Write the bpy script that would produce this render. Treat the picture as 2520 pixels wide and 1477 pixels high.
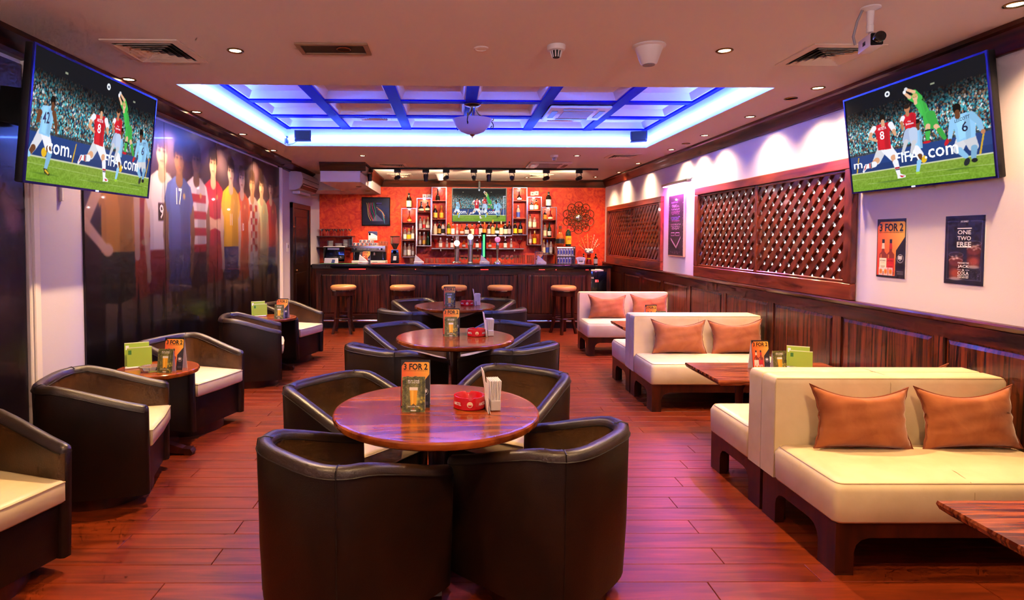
import bpy, bmesh, math, random
import numpy as np
from mathutils import Matrix, Vector
R = math.radians
rnd = random.Random(7)
for o in list(bpy.data.objects): bpy.data.objects.remove(o)
S = bpy.context.scene
COL = S.collection
# ------------------------------------------------------------------ camera
FPX, PITCH, ROLL, YAW, CXP, CYP, EYE = 1469.12, .036, .0035, .0096, 1126.84, 638.87, 1.55
cd = bpy.data.cameras.new('camera'); cam = bpy.data.objects.new('camera', cd); COL.objects.link(cam)
cd.sensor_width = 36; cd.lens = FPX / 2520 * 36
cd.shift_x = (1260 - CXP) / 2520; cd.shift_y = (CYP - 738.5) / 2520
cd.clip_start = .02; cd.clip_end = 60
_r0 = Vector((math.cos(YAW), -math.sin(YAW), 0)); _f0 = Vector((math.sin(YAW), math.cos(YAW), 0))
_f = math.cos(PITCH) * _f0 + Vector((0, 0, -math.sin(PITCH))); _u = math.sin(PITCH) * _f0 + Vector((0, 0, math.cos(PITCH)))
_r = math.cos(ROLL) * _r0 + math.sin(ROLL) * _u; _u2 = math.cos(ROLL) * _u - math.sin(ROLL) * _r0
cam.matrix_world = Matrix(((_r.x, _u2.x, -_f.x, 0), (_r.y, _u2.y, -_f.y, 0), (_r.z, _u2.z, -_f.z, EYE), (0, 0, 0, 1)))
S.camera = cam
# ------------------------------------------------------------------ world, exposure
W = bpy.data.worlds.new('world'); S.world = W; W.use_nodes = True
W.node_tree.nodes['Background'].inputs[0].default_value = (.05, .05, .09, 1)
W.node_tree.nodes['Background'].inputs[1].default_value = .2
S.view_settings.view_transform = 'Standard'; S.view_settings.look = 'None'
S.view_settings.gamma = 1; S.view_settings.use_curve_mapping = False
S.view_settings.exposure = 0.2
# fewer light bounces keep the render quick
cy = S.cycles; cy.max_bounces = 6; cy.diffuse_bounces = 3; cy.glossy_bounces = 3; cy.transmission_bounces = 5; cy.transparent_max_bounces = 4
cy.caustics_reflective = False; cy.caustics_refractive = False; cy.sample_clamp_indirect = 6; cy.use_adaptive_sampling = True; cy.adaptive_threshold = .1; cy.adaptive_min_samples = 12; cy.use_light_tree = False
cy.use_denoising = True
# lamp strengths of the fittings, added fill downlights included
DOWN_W, TRACK_W, LED_E, PINK_E, TV_E, WIN_E = 68, 60, 185.0, 45.0, 1.0, 4.6
WARM = (1.0, .64, .30)
# room shell (metres): camera at x 0, y 0
XL, XR, YB, YN, CE = -2.648, 3.06, 11.95, -3.0, 2.713
RAIL = 1.085
CVX0, CVX1, CVY0, CVY1, CVZ = -2.11, 2.48, 4.61, 7.66, 2.925   # ceiling recess

# ------------------------------------------------------------------ helpers
def lin(c):
    c = np.asarray(c, float)
    return np.where(c <= .04045, c / 12.92, ((c + .055) / 1.055) ** 2.4)
def hx(s):
    return tuple(float(v) for v in lin([int(s[i:i + 2], 16) / 255 for i in (0, 2, 4)]))

class MB:
    def __init__(s): s.v = []; s.f = []; s.m = []; s.k = 0
    def add(s, vs, fs):
        n = len(s.v); s.v.extend(tuple(map(float, v)) for v in vs)
        for f in fs: s.f.append(tuple(i + n for i in f)); s.m.append(s.k)
        return s
    def box(s, x0, x1, y0, y1, z0, z1):
        vs = [(x, y, z) for z in (z0, z1) for y in (y0, y1) for x in (x0, x1)]
        return s.add(vs, [(0, 2, 3, 1), (4, 5, 7, 6), (0, 1, 5, 4), (2, 6, 7, 3), (0, 4, 6, 2), (1, 3, 7, 5)])
    def rbox(s, x0, x1, y0, y1, z0, z1, r=.01, seg=2):
        bm = bmesh.new(); bmesh.ops.create_cube(bm, size=1)
        for v in bm.verts: v.co = ((x0 + x1) / 2 + v.co.x * (x1 - x0), (y0 + y1) / 2 + v.co.y * (y1 - y0), (z0 + z1) / 2 + v.co.z * (z1 - z0))
        bmesh.ops.bevel(bm, geom=list(bm.edges), offset=r, segments=seg, profile=.5, affect='EDGES')
        bm.verts.index_update()
        s.add([tuple(v.co) for v in bm.verts], [[v.index for v in f.verts] for f in bm.faces]); bm.free(); return s
    def lathe(s, prof, n=16, c=(0, 0, 0), axis='z', a0=0, a1=2 * math.pi, cap=3):
        full = abs(a1 - a0 - 2 * math.pi) < 1e-6; m = n if full else n + 1; vs = []
        for r, z in prof:
            for i in range(m):
                a = a0 + (a1 - a0) * i / n; x, y = r * math.cos(a), r * math.sin(a)
                p = (x, y, z) if axis == 'z' else ((z, x, y) if axis == 'x' else (x, z, -y))
                vs.append((p[0] + c[0], p[1] + c[1], p[2] + c[2]))
        fs = []
        for j in range(len(prof) - 1):
            for i in range(n):
                a = j * m + i; b = j * m + (i + 1) % m; fs.append((a, b, b + m, a + m))
        if full:
            if prof[0][0] > 1e-6 and cap & 1: fs.append(tuple(reversed(range(m))))
            if prof[-1][0] > 1e-6 and cap & 2: fs.append(tuple((len(prof) - 1) * m + i for i in range(m)))
        return s.add(vs, fs)
    def tube(s, pts, r, n=8, closed=False, cap=True):
        P = [Vector(p) for p in pts]; N = len(P); vs = []; up = Vector((0, 0, 1)); last = None
        for i, p in enumerate(P):
            if closed: t = P[(i + 1) % N] - P[i - 1]
            else: t = P[min(i + 1, N - 1)] - P[max(i - 1, 0)]
            t.normalize()
            if last is None:
                a = t.cross(up)
                if a.length < 1e-3: a = t.cross(Vector((1, 0, 0)))
            else: a = last - t * last.dot(t)
            a.normalize(); last = a; b = t.cross(a); rr = r[i] if isinstance(r, (list, tuple)) else r
            for k in range(n):
                w = 2 * math.pi * k / n; vs.append(tuple(p + a * (rr * math.cos(w)) + b * (rr * math.sin(w))))
        fs = []
        for i in range(N if closed else N - 1):
            for k in range(n):
                q = i * n + k; q2 = i * n + (k + 1) % n; o = n if i < N - 1 else -(N - 1) * n
                fs.append((q, q2, q2 + o, q + o))
        if not closed and cap: fs += [tuple(reversed(range(n))), tuple((N - 1) * n + k for k in range(n))]
        return s.add(vs, fs)
    def prism(s, poly, d0, d1, plane='xz'):
        n = len(poly)
        def P(u, v, d): return (u, d, v) if plane == 'xz' else ((u, v, d) if plane == 'xy' else (d, u, v))
        vs = [P(u, v, d0) for u, v in poly] + [P(u, v, d1) for u, v in poly]
        fs = [tuple(range(n)), tuple(reversed(range(n, 2 * n)))] + [(i, i + n, (i + 1) % n + n, (i + 1) % n) for i in range(n)]
        return s.add(vs, fs)
    def sph(s, c, r, n=12, m=8):
        rx, ry, rz = r if isinstance(r, (tuple, list)) else (r, r, r); vs = []; fs = []
        for j in range(m + 1):
            t = math.pi * j / m
            for i in range(n):
                a = 2 * math.pi * i / n
                vs.append((c[0] + rx * math.sin(t) * math.cos(a), c[1] + ry * math.sin(t) * math.sin(a), c[2] + rz * math.cos(t)))
        for j in range(m):
            for i in range(n): fs.append((j * n + i, (j + 1) * n + i, (j + 1) * n + (i + 1) % n, j * n + (i + 1) % n))
        return s.add(vs, fs)
    def xf(s, M, start=0):
        for i in range(start, len(s.v)): s.v[i] = tuple(M @ Vector(s.v[i]))
        return s
    def mesh(s, name, mats, sharp=35):
        me = bpy.data.meshes.new(name); me.from_pydata(s.v, [], s.f)
        for m in (mats if isinstance(mats, (list, tuple)) else [mats]): me.materials.append(m)
        if len(me.materials) > 1: me.polygons.foreach_set('material_index', s.m)
        bm = bmesh.new(); bm.from_mesh(me); bmesh.ops.remove_doubles(bm, verts=bm.verts, dist=1e-5); bmesh.ops.recalc_face_normals(bm, faces=bm.faces); bm.to_mesh(me); bm.free()
        if sharp:
            me.polygons.foreach_set('use_smooth', [True] * len(me.polygons)); me.set_sharp_from_angle(angle=R(sharp))
        me.update(); return me
    def build(s, name, mats, parent=None, loc=None, rot=None, sharp=35):
        return link(name, s.mesh(name, mats, sharp), parent, loc, rot)
def link(name, data, parent=None, loc=None, rot=None):
    o = bpy.data.objects.new(name, data); COL.objects.link(o)
    if parent: o.parent = parent
    if loc: o.location = loc
    if rot: o.rotation_euler = rot
    return o
def tag(o, label=None, cat=None, group=None, kind=None):
    if label: o['label'] = label
    if cat: o['category'] = cat
    if group: o['group'] = group
    if kind: o['kind'] = kind
    return o
def thing(name, label, cat, loc=(0, 0, 0), rz=0, group=None, rx=0):
    o = link(name, None); o.empty_display_size = .05; o.location = loc; o.rotation_euler = (rx, 0, rz)
    return tag(o, label, cat, group)
def copy_tree(o, parent=None):
    c = o.copy(); COL.objects.link(c); c.parent = parent
    for ch in list(o.children): copy_tree(ch, c)
    return c
def dup(o, label, loc, rz=None, scale=None, group=None):
    c = copy_tree(o); c['label'] = label; c.location = loc
    if rz is not None: c.rotation_euler = (c.rotation_euler[0], 0, rz)
    if scale: c.scale = scale
    if group: c['group'] = group
    return c
ORD = ['first', 'second', 'third', 'fourth', 'fifth', 'sixth', 'seventh', 'eighth', 'ninth', 'tenth', 'eleventh', 'twelfth', 'thirteenth', 'fourteenth', 'fifteenth', 'sixteenth', 'seventeenth', 'eighteenth', 'nineteenth', 'twentieth']

# ------------------------------------------------------------------ materials
MT = {}
def M(name, rgb=(.5, .5, .5), rough=.5, metal=0, spec=.5, coat=0, emis=None, es=0, trans=0, var=None, bump=None, sheen=0, ior=1.45, alpha=1):
    if name in MT: return MT[name]
    m = bpy.data.materials.new(name); m.use_nodes = True; nt = m.node_tree; b = nt.nodes['Principled BSDF']; MT[name] = m
    if isinstance(rgb, str): rgb = hx(rgb)
    I = b.inputs
    I['Base Color'].default_value = (*rgb, 1); I['Roughness'].default_value = rough; I['Metallic'].default_value = metal
    I['Specular IOR Level'].default_value = spec; I['Coat Weight'].default_value = coat; I['Coat Roughness'].default_value = .08
    I['Transmission Weight'].default_value = trans; I['IOR'].default_value = ior; I['Alpha'].default_value = alpha
    if sheen: I['Sheen Weight'].default_value = sheen; I['Sheen Roughness'].default_value = .4
    if emis is not None: I['Emission Color'].default_value = (*emis, 1); I['Emission Strength'].default_value = es
    def coords(sc):
        t = nt.nodes.new('ShaderNodeTexCoord'); mp = nt.nodes.new('ShaderNodeMapping'); mp.inputs['Scale'].default_value = sc if isinstance(sc, (tuple, list)) else (sc,) * 3
        nt.links.new(t.outputs['Object'], mp.inputs['Vector']); return mp
    if var:   # (scale, dark rgb, light rgb, detail, distortion, lo, hi)
        sc, c0, c1, det, dis, lo, hi = var
        mp = coords(sc); n = nt.nodes.new('ShaderNodeTexNoise'); n.inputs['Scale'].default_value = 1; n.inputs['Detail'].default_value = det; n.inputs['Distortion'].default_value = dis
        r = nt.nodes.new('ShaderNodeValToRGB'); r.color_ramp.elements[0].position = lo; r.color_ramp.elements[1].position = hi
        r.color_ramp.elements[0].color = (*(hx(c0) if isinstance(c0, str) else c0), 1); r.color_ramp.elements[1].color = (*(hx(c1) if isinstance(c1, str) else c1), 1)
        oi = nt.nodes.new('ShaderNodeObjectInfo'); ad = nt.nodes.new('ShaderNodeVectorMath'); ad.operation = 'MULTIPLY_ADD'
        ml = nt.nodes.new('ShaderNodeVectorMath'); ml.operation = 'SCALE'; ml.inputs[0].default_value = (37, 53, 71); nt.links.new(oi.outputs['Random'], ml.inputs['Scale'])
        av = nt.nodes.new('ShaderNodeVectorMath'); av.operation = 'ADD'; nt.links.new(mp.outputs[0], av.inputs[0]); nt.links.new(ml.outputs[0], av.inputs[1])
        nt.links.new(av.outputs[0], n.inputs['Vector']); nt.links.new(n.outputs[0], r.inputs[0]); nt.links.new(r.outputs[0], I['Base Color'])
    if bump:
        sc, st = bump; mp = coords(sc); n = nt.nodes.new('ShaderNodeTexNoise'); n.inputs['Scale'].default_value = 1; n.inputs['Detail'].default_value = 3
        bp = nt.nodes.new('ShaderNodeBump'); bp.inputs['Strength'].default_value = st; bp.inputs['Distance'].default_value = .01
        nt.links.new(mp.outputs[0], n.inputs['Vector']); nt.links.new(n.outputs[0], bp.inputs['Height']); nt.links.new(bp.outputs[0], I['Normal'])
    return m
def wood(name, c0, c1, sc, rough=.3, coat=.3, mid=None, lo=.35, hi=.68, dis=1.2, spec=.5):
    return M(name, (.1, .05, .03), rough, spec=spec, var=(sc, c0, c1, 5, dis, lo, hi), coat=coat)
plank_m = wood('floor wood', '501706', '883410', (2.2, 24, 5), .36, .0, lo=.25, hi=.75, dis=.8, spec=.28)
walnut = wood('panel walnut', '120402', '6a2a10', (26, 26, 1.0), .34, .12, lo=.38, hi=.66, dis=1.8)
walnut_h = wood('rail walnut', '180603', '55200c', (1.2, 1.2, 18), .34, .12)
walnut_y = wood('frame walnut', '1e0804', '5a200e', (14, 1.0, 14), .34, .12)
tabletop_m = wood('table top wood', '581c08', 'a0501e', (1.6, 13, 6), .17, .18, lo=.3, hi=.7, spec=.4)
coffee_m = wood('coffee table wood', '451407', 'a4552a', (1.3, 16, 6), .22, .2, lo=.38, hi=.64, dis=2.5)
darkwood = wood('leg wood', '260c06', '4a1a0c', (10, 10, 2), .35, .2)
lattice_m = wood('lattice wood', '4a1a0c', '82351a', (10, 10, 4), .3, .35)
gap_m = M('joint dark', '1a0a06', .8)
leather = M('brown leather', '1b0d09', .40, spec=.4, var=(4, '130805', '26130b', 4, .6, .3, .75), bump=(220, .12))
leather_in = M('brown leather inner lit', '1b0d09', .34, spec=.6, var=(4, '301a0d', '543417', 4, .6, .3, .75), bump=(160, .1))  # same leather lightened; warm spotlight inside the tubs put into its colour
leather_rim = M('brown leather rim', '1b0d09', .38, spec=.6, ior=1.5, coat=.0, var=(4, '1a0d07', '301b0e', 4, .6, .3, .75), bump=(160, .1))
seam_m = M('leather stitching', '120805', .5)
cream = M('cream leather', 'e4cfa8', .38, spec=.45, var=(5, 'd8c199', 'e8d5b2', 3, .4, .3, .7), bump=(45, .05))
cream_p = M('cream piping', 'c9b18a', .4)
suede = M('rust suede', 'a0562c', .85, sheen=.35, var=(7, '8f4a22', 'a86234', 4, 1, .3, .7), bump=(14, .25))
suede_p = M('rust piping', '7a3a1c', .8)
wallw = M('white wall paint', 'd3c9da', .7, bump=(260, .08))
ceilw = M('cream ceiling paint', 'efe4de', .75, bump=(120, .05))
covew = M('white cove paint', 'eceaf2', .6)
beamb = M('beam in blue light', '0c0cc0', .6, spec=.1)  # dark wood beams with the blue strip light put into their colour
trimw = M('white trim gloss', 'efe4e2', .4)
redw = M('red stucco', 'd8300f', .55, var=(7, 'c81c06', 'ee5a1a', 8, 2.2, .35, .72), bump=(14, .5))
black = M('black plastic', '0b0b0d', .35)
blackg = M('black gloss', '050508', .1, coat=.5)
chrome = M('chrome', 'd6d6da', .14, metal=1)
steel = M('brushed steel', 'b9b6b4', .3, metal=1)
brass = M('antique brass', '8a6a3c', .3, metal=1)
whitep = M('white plastic', 'e8e2e4', .35)
greyp = M('grey plastic', '8a8690', .45)
paper = M('white card', 'eeeaf0', .6)
granite = M('black granite', '0a0b10', .08, coat=.4, var=(30, '040508', '181c26', 6, 1, .45, .8))
glass = M('clear glass', 'f4f4f4', .03, trans=.92, spec=.5)
ashred = M('red melamine', 'c10f1c', .18, coat=.4)
lamp_on = M('warm lamp face', 'fff0d0', .4, emis=(1, .78, .45), es=28)
lamp_off = M('frosted lamp face', 'e8dcc8', .4)
led_m = M('blue led strip', 'ffffff', .4, emis=(.08, .19, 1.0), es=LED_E)
pink_m = M('pink led face', 'ffffff', .4, emis=(1.0, .22, .95), es=PINK_E)
reddot = M('red led', 'ff2020', .4, emis=(1, .03, .03), es=6)
letter_k = M('dark lettering', '14100f', .5)
letter_w = M('white lettering', 'f2f0f2', .5)
letter_r = M('red lettering', 'c1121f', .5)
def vcol_mat(name, es=0, rough=.5, coat=0, base=1.0):
    m = bpy.data.materials.new(name); m.use_nodes = True; nt = m.node_tree; b = nt.nodes['Principled BSDF']
    a = nt.nodes.new('ShaderNodeAttribute'); a.attribute_name = 'Col'
    if base == 1.0: nt.links.new(a.outputs['Color'], b.inputs['Base Color'])
    else: b.inputs['Base Color'].default_value = (.01, .01, .01, 1)
    b.inputs['Specular IOR Level'].default_value = .5 if base == 1.0 else .0
    b.inputs['Roughness'].default_value = rough; b.inputs['Coat Weight'].default_value = coat
    if es: nt.links.new(a.outputs['Color'], b.inputs['Emission Color']); b.inputs['Emission Strength'].default_value = es
    return m
print_m = vcol_mat('printed card', 0, .45, .1)
mural_m = vcol_mat('mural print', 0, .30, .15)
screen_m = vcol_mat('lit screen', TV_E, .25, 0, base=0)
scr_letter_w = M('screen white lettering', '000000', .4, emis=hx('f0f2f6'), es=TV_E)
scr_letter_k = M('screen dark lettering', '050505', .4, emis=hx('141820'), es=TV_E)

for _m in (screen_m, scr_letter_w, scr_letter_k, lamp_on, reddot): _m.cycles.emission_sampling = 'NONE'
# ------------------------------------------------------------------ lettering as flat geometry
_TX = {}
def text_geo(body, bold=0.0):
    if body in ('3 FOR 2', '88'): bold = .03
    k = (body, bold)
    if k in _TX: return _TX[k]
    c = bpy.data.curves.new('t', 'FONT'); c.body = body; c.size = 1; c.align_x = 'CENTER'; c.align_y = 'CENTER'; c.offset = bold; c.resolution_u = 2
    o = bpy.data.objects.new('t', c); COL.objects.link(o)
    me = bpy.data.meshes.new_from_object(o.evaluated_get(bpy.context.evaluated_depsgraph_get()))
    v = np.array([(q.co.x, q.co.y) for q in me.vertices]); f = [tuple(p.vertices) for p in me.polygons]
    bpy.data.objects.remove(o); bpy.data.curves.remove(c); bpy.data.meshes.remove(me)
    mn, mx = v.min(0), v.max(0); v = (v - (mn + mx) / 2) / np.maximum(mx - mn, 1e-6)
    _TX[k] = (v, f); return _TX[k]
for _s in ('3 FOR 2', 'BUY 3 SHOTS FOR THE PRICE OF 2', '88', 'AED', 'BUY ONE', 'GET ONE FREE', 'DISCOVER THE', 'ONE', 'TWO', 'FREE', 'PURCHASE TWO', 'JACK', '&', 'COLA', 'RECEIVE THE THIRD', 'COMPLIMENTARY',
           "JACK DANIEL'S", 'HONEY', 'AMSTEL', 'FIFA', '.com', 'com.', 'm.', 'ARTETA', '8', '6', '42', 'LESCOTT', 'LAVAZZA', 'J&B', 'na', 'corona', '9', '17', '10', '11', 'HEINEKEN', 'SAMSUNG', '3', 'Fly', 'Emirates'): text_geo(_s, .012)
def letters(mb, body, cx, cz, w, h, y=0, rot=0, shear=0):
    v, f = text_geo(body, .012); c, s = math.cos(rot), math.sin(rot)
    pts = []
    for a, b in v:
        a2, b2 = a * w, b * h + a * w * shear
        pts.append((cx + a2 * c - b2 * s, y, cz + a2 * s + b2 * c))
    mb.add(pts, f); return mb

# ------------------------------------------------------------------ printed pictures: rasterised in numpy, carried as vertex colours on a fine grid
class Cv:
    def __init__(s, w, h, ppu, bg=(0, 0, 0)):
        s.w, s.h, s.p = w, h, ppu; s.W, s.H = int(w * ppu), int(h * ppu)
        s.a = np.ones((s.H, s.W, 3)) * np.array(bg)
        s.X, s.Y = np.meshgrid((np.arange(s.W) + .5) / ppu, (np.arange(s.H) + .5) / ppu)
    def _win(s, x0, x1, y0, y1):
        i0, i1 = max(0, int(x0 * s.p) - 2), min(s.W, int(x1 * s.p) + 3); j0, j1 = max(0, int(y0 * s.p) - 2), min(s.H, int(y1 * s.p) + 3)
        return slice(j0, j1), slice(i0, i1)
    def put(s, w, cov, col, al=1):
        if cov.size == 0: return
        k = (np.clip(cov, 0, 1) * al)[..., None]; s.a[w] = s.a[w] * (1 - k) + np.asarray(col) * k
    def ell(s, cx, cy, rx, ry, col, al=1, soft=1.0, rot=0):
        m = max(rx, ry) * (1 + .2 * soft); w = s._win(cx - m, cx + m, cy - m, cy + m); x, y = s.X[w] - cx, s.Y[w] - cy
        c, n = math.cos(rot), math.sin(rot); x, y = x * c + y * n, -x * n + y * c
        d = (np.hypot(x / rx, y / ry) - 1) * min(rx, ry) * s.p; s.put(w, .5 - d / soft, col, al)
    def cap(s, a, b, ra, rb, col, al=1, soft=1.0):
        m = max(ra, rb); w = s._win(min(a[0], b[0]) - m, max(a[0], b[0]) + m, min(a[1], b[1]) - m, max(a[1], b[1]) + m)
        x, y = s.X[w] - a[0], s.Y[w] - a[1]; dx, dy = b[0] - a[0], b[1] - a[1]; L = dx * dx + dy * dy + 1e-9
        t = np.clip((x * dx + y * dy) / L, 0, 1); d = np.hypot(x - t * dx, y - t * dy) - (ra + (rb - ra) * t); s.put(w, .5 - d * s.p / soft, col, al)
    def poly(s, pts, col, al=1):
        P = np.array(pts, float); w = s._win(P[:, 0].min(), P[:, 0].max(), P[:, 1].min(), P[:, 1].max()); x, y = s.X[w], s.Y[w]; ins = np.zeros(x.shape, bool)
        for (x0, y0), (x1, y1) in zip(P, np.roll(P, -1, 0)):
            if y0 == y1: continue
            ins ^= ((y0 > y) != (y1 > y)) & (x < (x1 - x0) * (y - y0) / (y1 - y0) + x0)
        s.put(w, ins.astype(float), col, al)
    def rect(s, x0, x1, y0, y1, col, al=1): s.poly([(x0, y0), (x1, y0), (x1, y1), (x0, y1)], col, al)
    def blur(s, n=1):
        for _ in range(n):
            a = np.pad(s.a, ((1, 1), (1, 1), (0, 0)), 'edge'); s.a = (a[:-2, 1:-1] + a[2:, 1:-1] + a[1:-1, :-2] + a[1:-1, 2:] + 4 * a[1:-1, 1:-1]) / 8
    def half(s):
        a = s.a[:s.H // 2 * 2, :s.W // 2 * 2]; return (a[::2, ::2] + a[1::2, ::2] + a[::2, 1::2] + a[1::2, 1::2]) / 4
def noise2(h, w, cell, seed):
    g = np.random.RandomState(seed).rand(h // cell + 3, w // cell + 3); y, x = np.mgrid[0:h, 0:w] / cell; i, j = y.astype(int), x.astype(int); u, v = y - i, x - j
    u = u * u * (3 - 2 * u); v = v * v * (3 - 2 * v)
    return (g[i, j] * (1 - u) + g[i + 1, j] * u) * (1 - v) + (g[i, j + 1] * (1 - u) + g[i + 1, j + 1] * u) * v
def print_mesh(name, img, w, h, mat, y=0.0, bend=None):
    """grid in the local xz plane (facing -y), centred in x, z from 0 to h; img rows from the top, sRGB 0..1"""
    H, Wd = img.shape[:2]; n = H * Wd
    x = np.linspace(-w / 2, w / 2, Wd); z = np.linspace(h, 0, H); co = np.zeros((H, Wd, 3)); co[..., 0] = x[None]; co[..., 2] = z[:, None]; co[..., 1] = y
    if bend: co[..., 1] += bend(co[..., 0], co[..., 2])
    i = np.arange(n).reshape(H, Wd); f = np.stack([i[1:, :-1], i[1:, 1:], i[:-1, 1:], i[:-1, :-1]], -1).reshape(-1, 4)
    me = bpy.data.meshes.new(name); me.vertices.add(n); me.vertices.foreach_set('co', co.ravel()); F = len(f)
    me.loops.add(F * 4); me.loops.foreach_set('vertex_index', f.ravel().astype(np.int32)); me.polygons.add(F)
    me.polygons.foreach_set('loop_start', np.arange(0, F * 4, 4, dtype=np.int32)); me.update(calc_edges=True)
    at = me.color_attributes.new('Col', 'FLOAT_COLOR', 'POINT'); c = np.ones((n, 4)); c[:, :3] = lin(np.clip(img, 0, 1)).reshape(-1, 3); at.data.foreach_set('color', c.ravel())
    me.materials.append(mat); return me
def rgb(s): return np.array([int(s[i:i + 2], 16) / 255 for i in (0, 2, 4)])
# ================================================================== THE ROOM
def struct(name, mb, mat, **k): return tag(mb.build(name, mat, **k), kind='structure')
floor = struct('floor', MB().box(XL - .1, XR + .1, YN, YB, -.05, -.013), gap_m)
PW, PL = .1475, 1.22
def plank_mesh(L):
    mb = MB(); c = .0025; w = PW - .0015
    a = [(0, 0, -.013), (L, 0, -.013), (L, w, -.013), (0, w, -.013), (0, 0, -c), (L, 0, -c), (L, w, -c), (0, w, -c), (c, c, 0), (L - c, c, 0), (L - c, w - c, 0), (c, w - c, 0)]
    mb.add(a, [(0, 1, 5, 4), (1, 2, 6, 5), (2, 3, 7, 6), (3, 0, 4, 7), (4, 5, 9, 8), (5, 6, 10, 9), (6, 7, 11, 10), (7, 4, 8, 11), (8, 9, 10, 11)]); return mb
pm = plank_mesh(PL - .002).mesh('plank', plank_m, sharp=None)
rest = MB(); nplank = 0; row = 0; y = 2.34
rows = [2.34 + PW * i for i in range(int((YB - 2.34) / PW))] + [2.34 - PW * (i + 1) for i in range(int((2.34 - YN) / PW))]
prnd = random.Random(3); ph = 0
for ri, y in enumerate(rows):
    ph = (ph + prnd.choice((.31, .43, .57))) % 1; x = XL - ph * PL
    while x < XR:
        x0, x1 = max(x, XL), min(x + PL, XR)
        if x1 - x0 > .05:
            if nplank < 300 and y > 2.3 and y < 10.1:
                o = link('plank', pm, floor, (x0, y, 0)); o.scale = ((x1 - x0) / PL, 1, 1); nplank += 1
            else:
                q = plank_mesh(x1 - x0 - .002); rest.add([(a + x0, b + y, c) for a, b, c in q.v], q.f)
        x += PL
tag(rest.build('plank_field', plank_m, floor, sharp=None), kind='stuff')

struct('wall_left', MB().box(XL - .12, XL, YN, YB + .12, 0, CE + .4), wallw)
struct('wall_back', MB().box(XL, XR, YB, YB + .12, 0, CE + .4), redw)
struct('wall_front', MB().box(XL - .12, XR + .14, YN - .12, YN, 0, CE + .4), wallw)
OA, OB, OZ = (4.56, 7.29), (8.81, 11.43), (1.225, 2.085)
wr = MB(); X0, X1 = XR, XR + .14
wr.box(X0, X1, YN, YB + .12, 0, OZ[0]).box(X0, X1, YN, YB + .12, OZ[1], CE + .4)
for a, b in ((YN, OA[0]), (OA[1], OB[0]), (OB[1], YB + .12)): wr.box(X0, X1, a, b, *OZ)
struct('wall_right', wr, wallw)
win_m = M('lit frosted window', 'ffffff', .5, emis=(.86, .95, 1.0), es=WIN_E)
for i, (a, b) in enumerate((OA, OB)):
    w = struct('window_%d' % (i + 1), MB().box(XR + .142, XR + .15, a - .03, b + .03, OZ[0] - .03, OZ[1] + .03), win_m)
# ceiling with its coffered recess
ce = MB()
ce.box(XL, XR, YN, CVY0, CE, CE + .06).box(XL, XR, CVY1, YB, CE, CE + .06).box(XL, CVX0, CVY0, CVY1, CE, CE + .06).box(CVX1, XR, CVY0, CVY1, CE, CE + .06)
ceil = struct('ceiling', ce, ceilw)
for x0, x1, y0, y1 in ((CVX0 - .04, CVX0 + .004, CVY0, CVY1), (CVX1 - .004, CVX1 + .04, CVY0, CVY1), (CVX0 - .04, CVX1 + .04, CVY0 - .04, CVY0 + .004), (CVX0 - .04, CVX1 + .04, CVY1 - .004, CVY1 + .04)):
    MB().box(x0, x1, y0, y1, CE + .0005, CVZ + .12).build('cove_side', covew, ceil)
NC, NR = 6, 4; cw, rh = (CVX1 - CVX0) / NC, (CVY1 - CVY0) / NR; BW = .056
for i in range(NC + 1):
    x = CVX0 + cw * i; a, b = max(x - BW, CVX0), min(x + BW, CVX1)
    MB().box(a, b, CVY0, CVY1, CVZ, CVZ + .10).build('coffer_beam', beamb, ceil)
for j in range(NR + 1):
    y = CVY0 + rh * j; a, b = max(y - BW, CVY0), min(y + BW, CVY1)
    for i in range(NC): MB().box(CVX0 + cw * i + BW, CVX0 + cw * (i + 1) - BW, a, b, CVZ + .004, CVZ + .10).build('coffer_beam', beamb, ceil)
for i in range(NC):
    for j in range(NR):
        x0, x1, y0, y1 = CVX0 + cw * i + BW, CVX0 + cw * (i + 1) - BW, CVY0 + rh * j + BW, CVY0 + rh * (j + 1) - BW
        mb = MB(); t = .05   # panel with a raised sloping moulding round it
        mb.add([(x0, y0, CVZ + .02), (x1, y0, CVZ + .02), (x1, y1, CVZ + .02), (x0, y1, CVZ + .02), (x0 + .012, y0 + .012, CVZ + .02), (x1 - .012, y0 + .012, CVZ + .02), (x1 - .012, y1 - .012, CVZ + .02), (x0 + .012, y1 - .012, CVZ + .02),
                (x0 + t, y0 + t, CVZ + .09), (x1 - t, y0 + t, CVZ + .09), (x1 - t, y1 - t, CVZ + .09), (x0 + t, y1 - t, CVZ + .09)],
               [(0, 1, 5, 4), (1, 2, 6, 5), (2, 3, 7, 6), (3, 0, 4, 7), (4, 5, 9, 8), (5, 6, 10, 9), (6, 7, 11, 10), (7, 4, 8, 11), (8, 9, 10, 11)])
        mb.build('coffer_panel', covew, ceil, sharp=None)
struct('ceiling_backing', MB().box(CVX0 - .1, CVX1 + .1, CVY0 - .1, CVY1 + .1, CVZ + .125, CVZ + .16), covew)
# bulkhead over the left end of the bar
SX, SY, SZ = -1.427, 9.315, 2.413
struct('ceiling_bulkhead', MB().box(-2.05, SX, SY, YB, SZ, CE - .001).box(XL, -2.0501, 10.95, YB, SZ, CE - .001), trimw)
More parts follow.
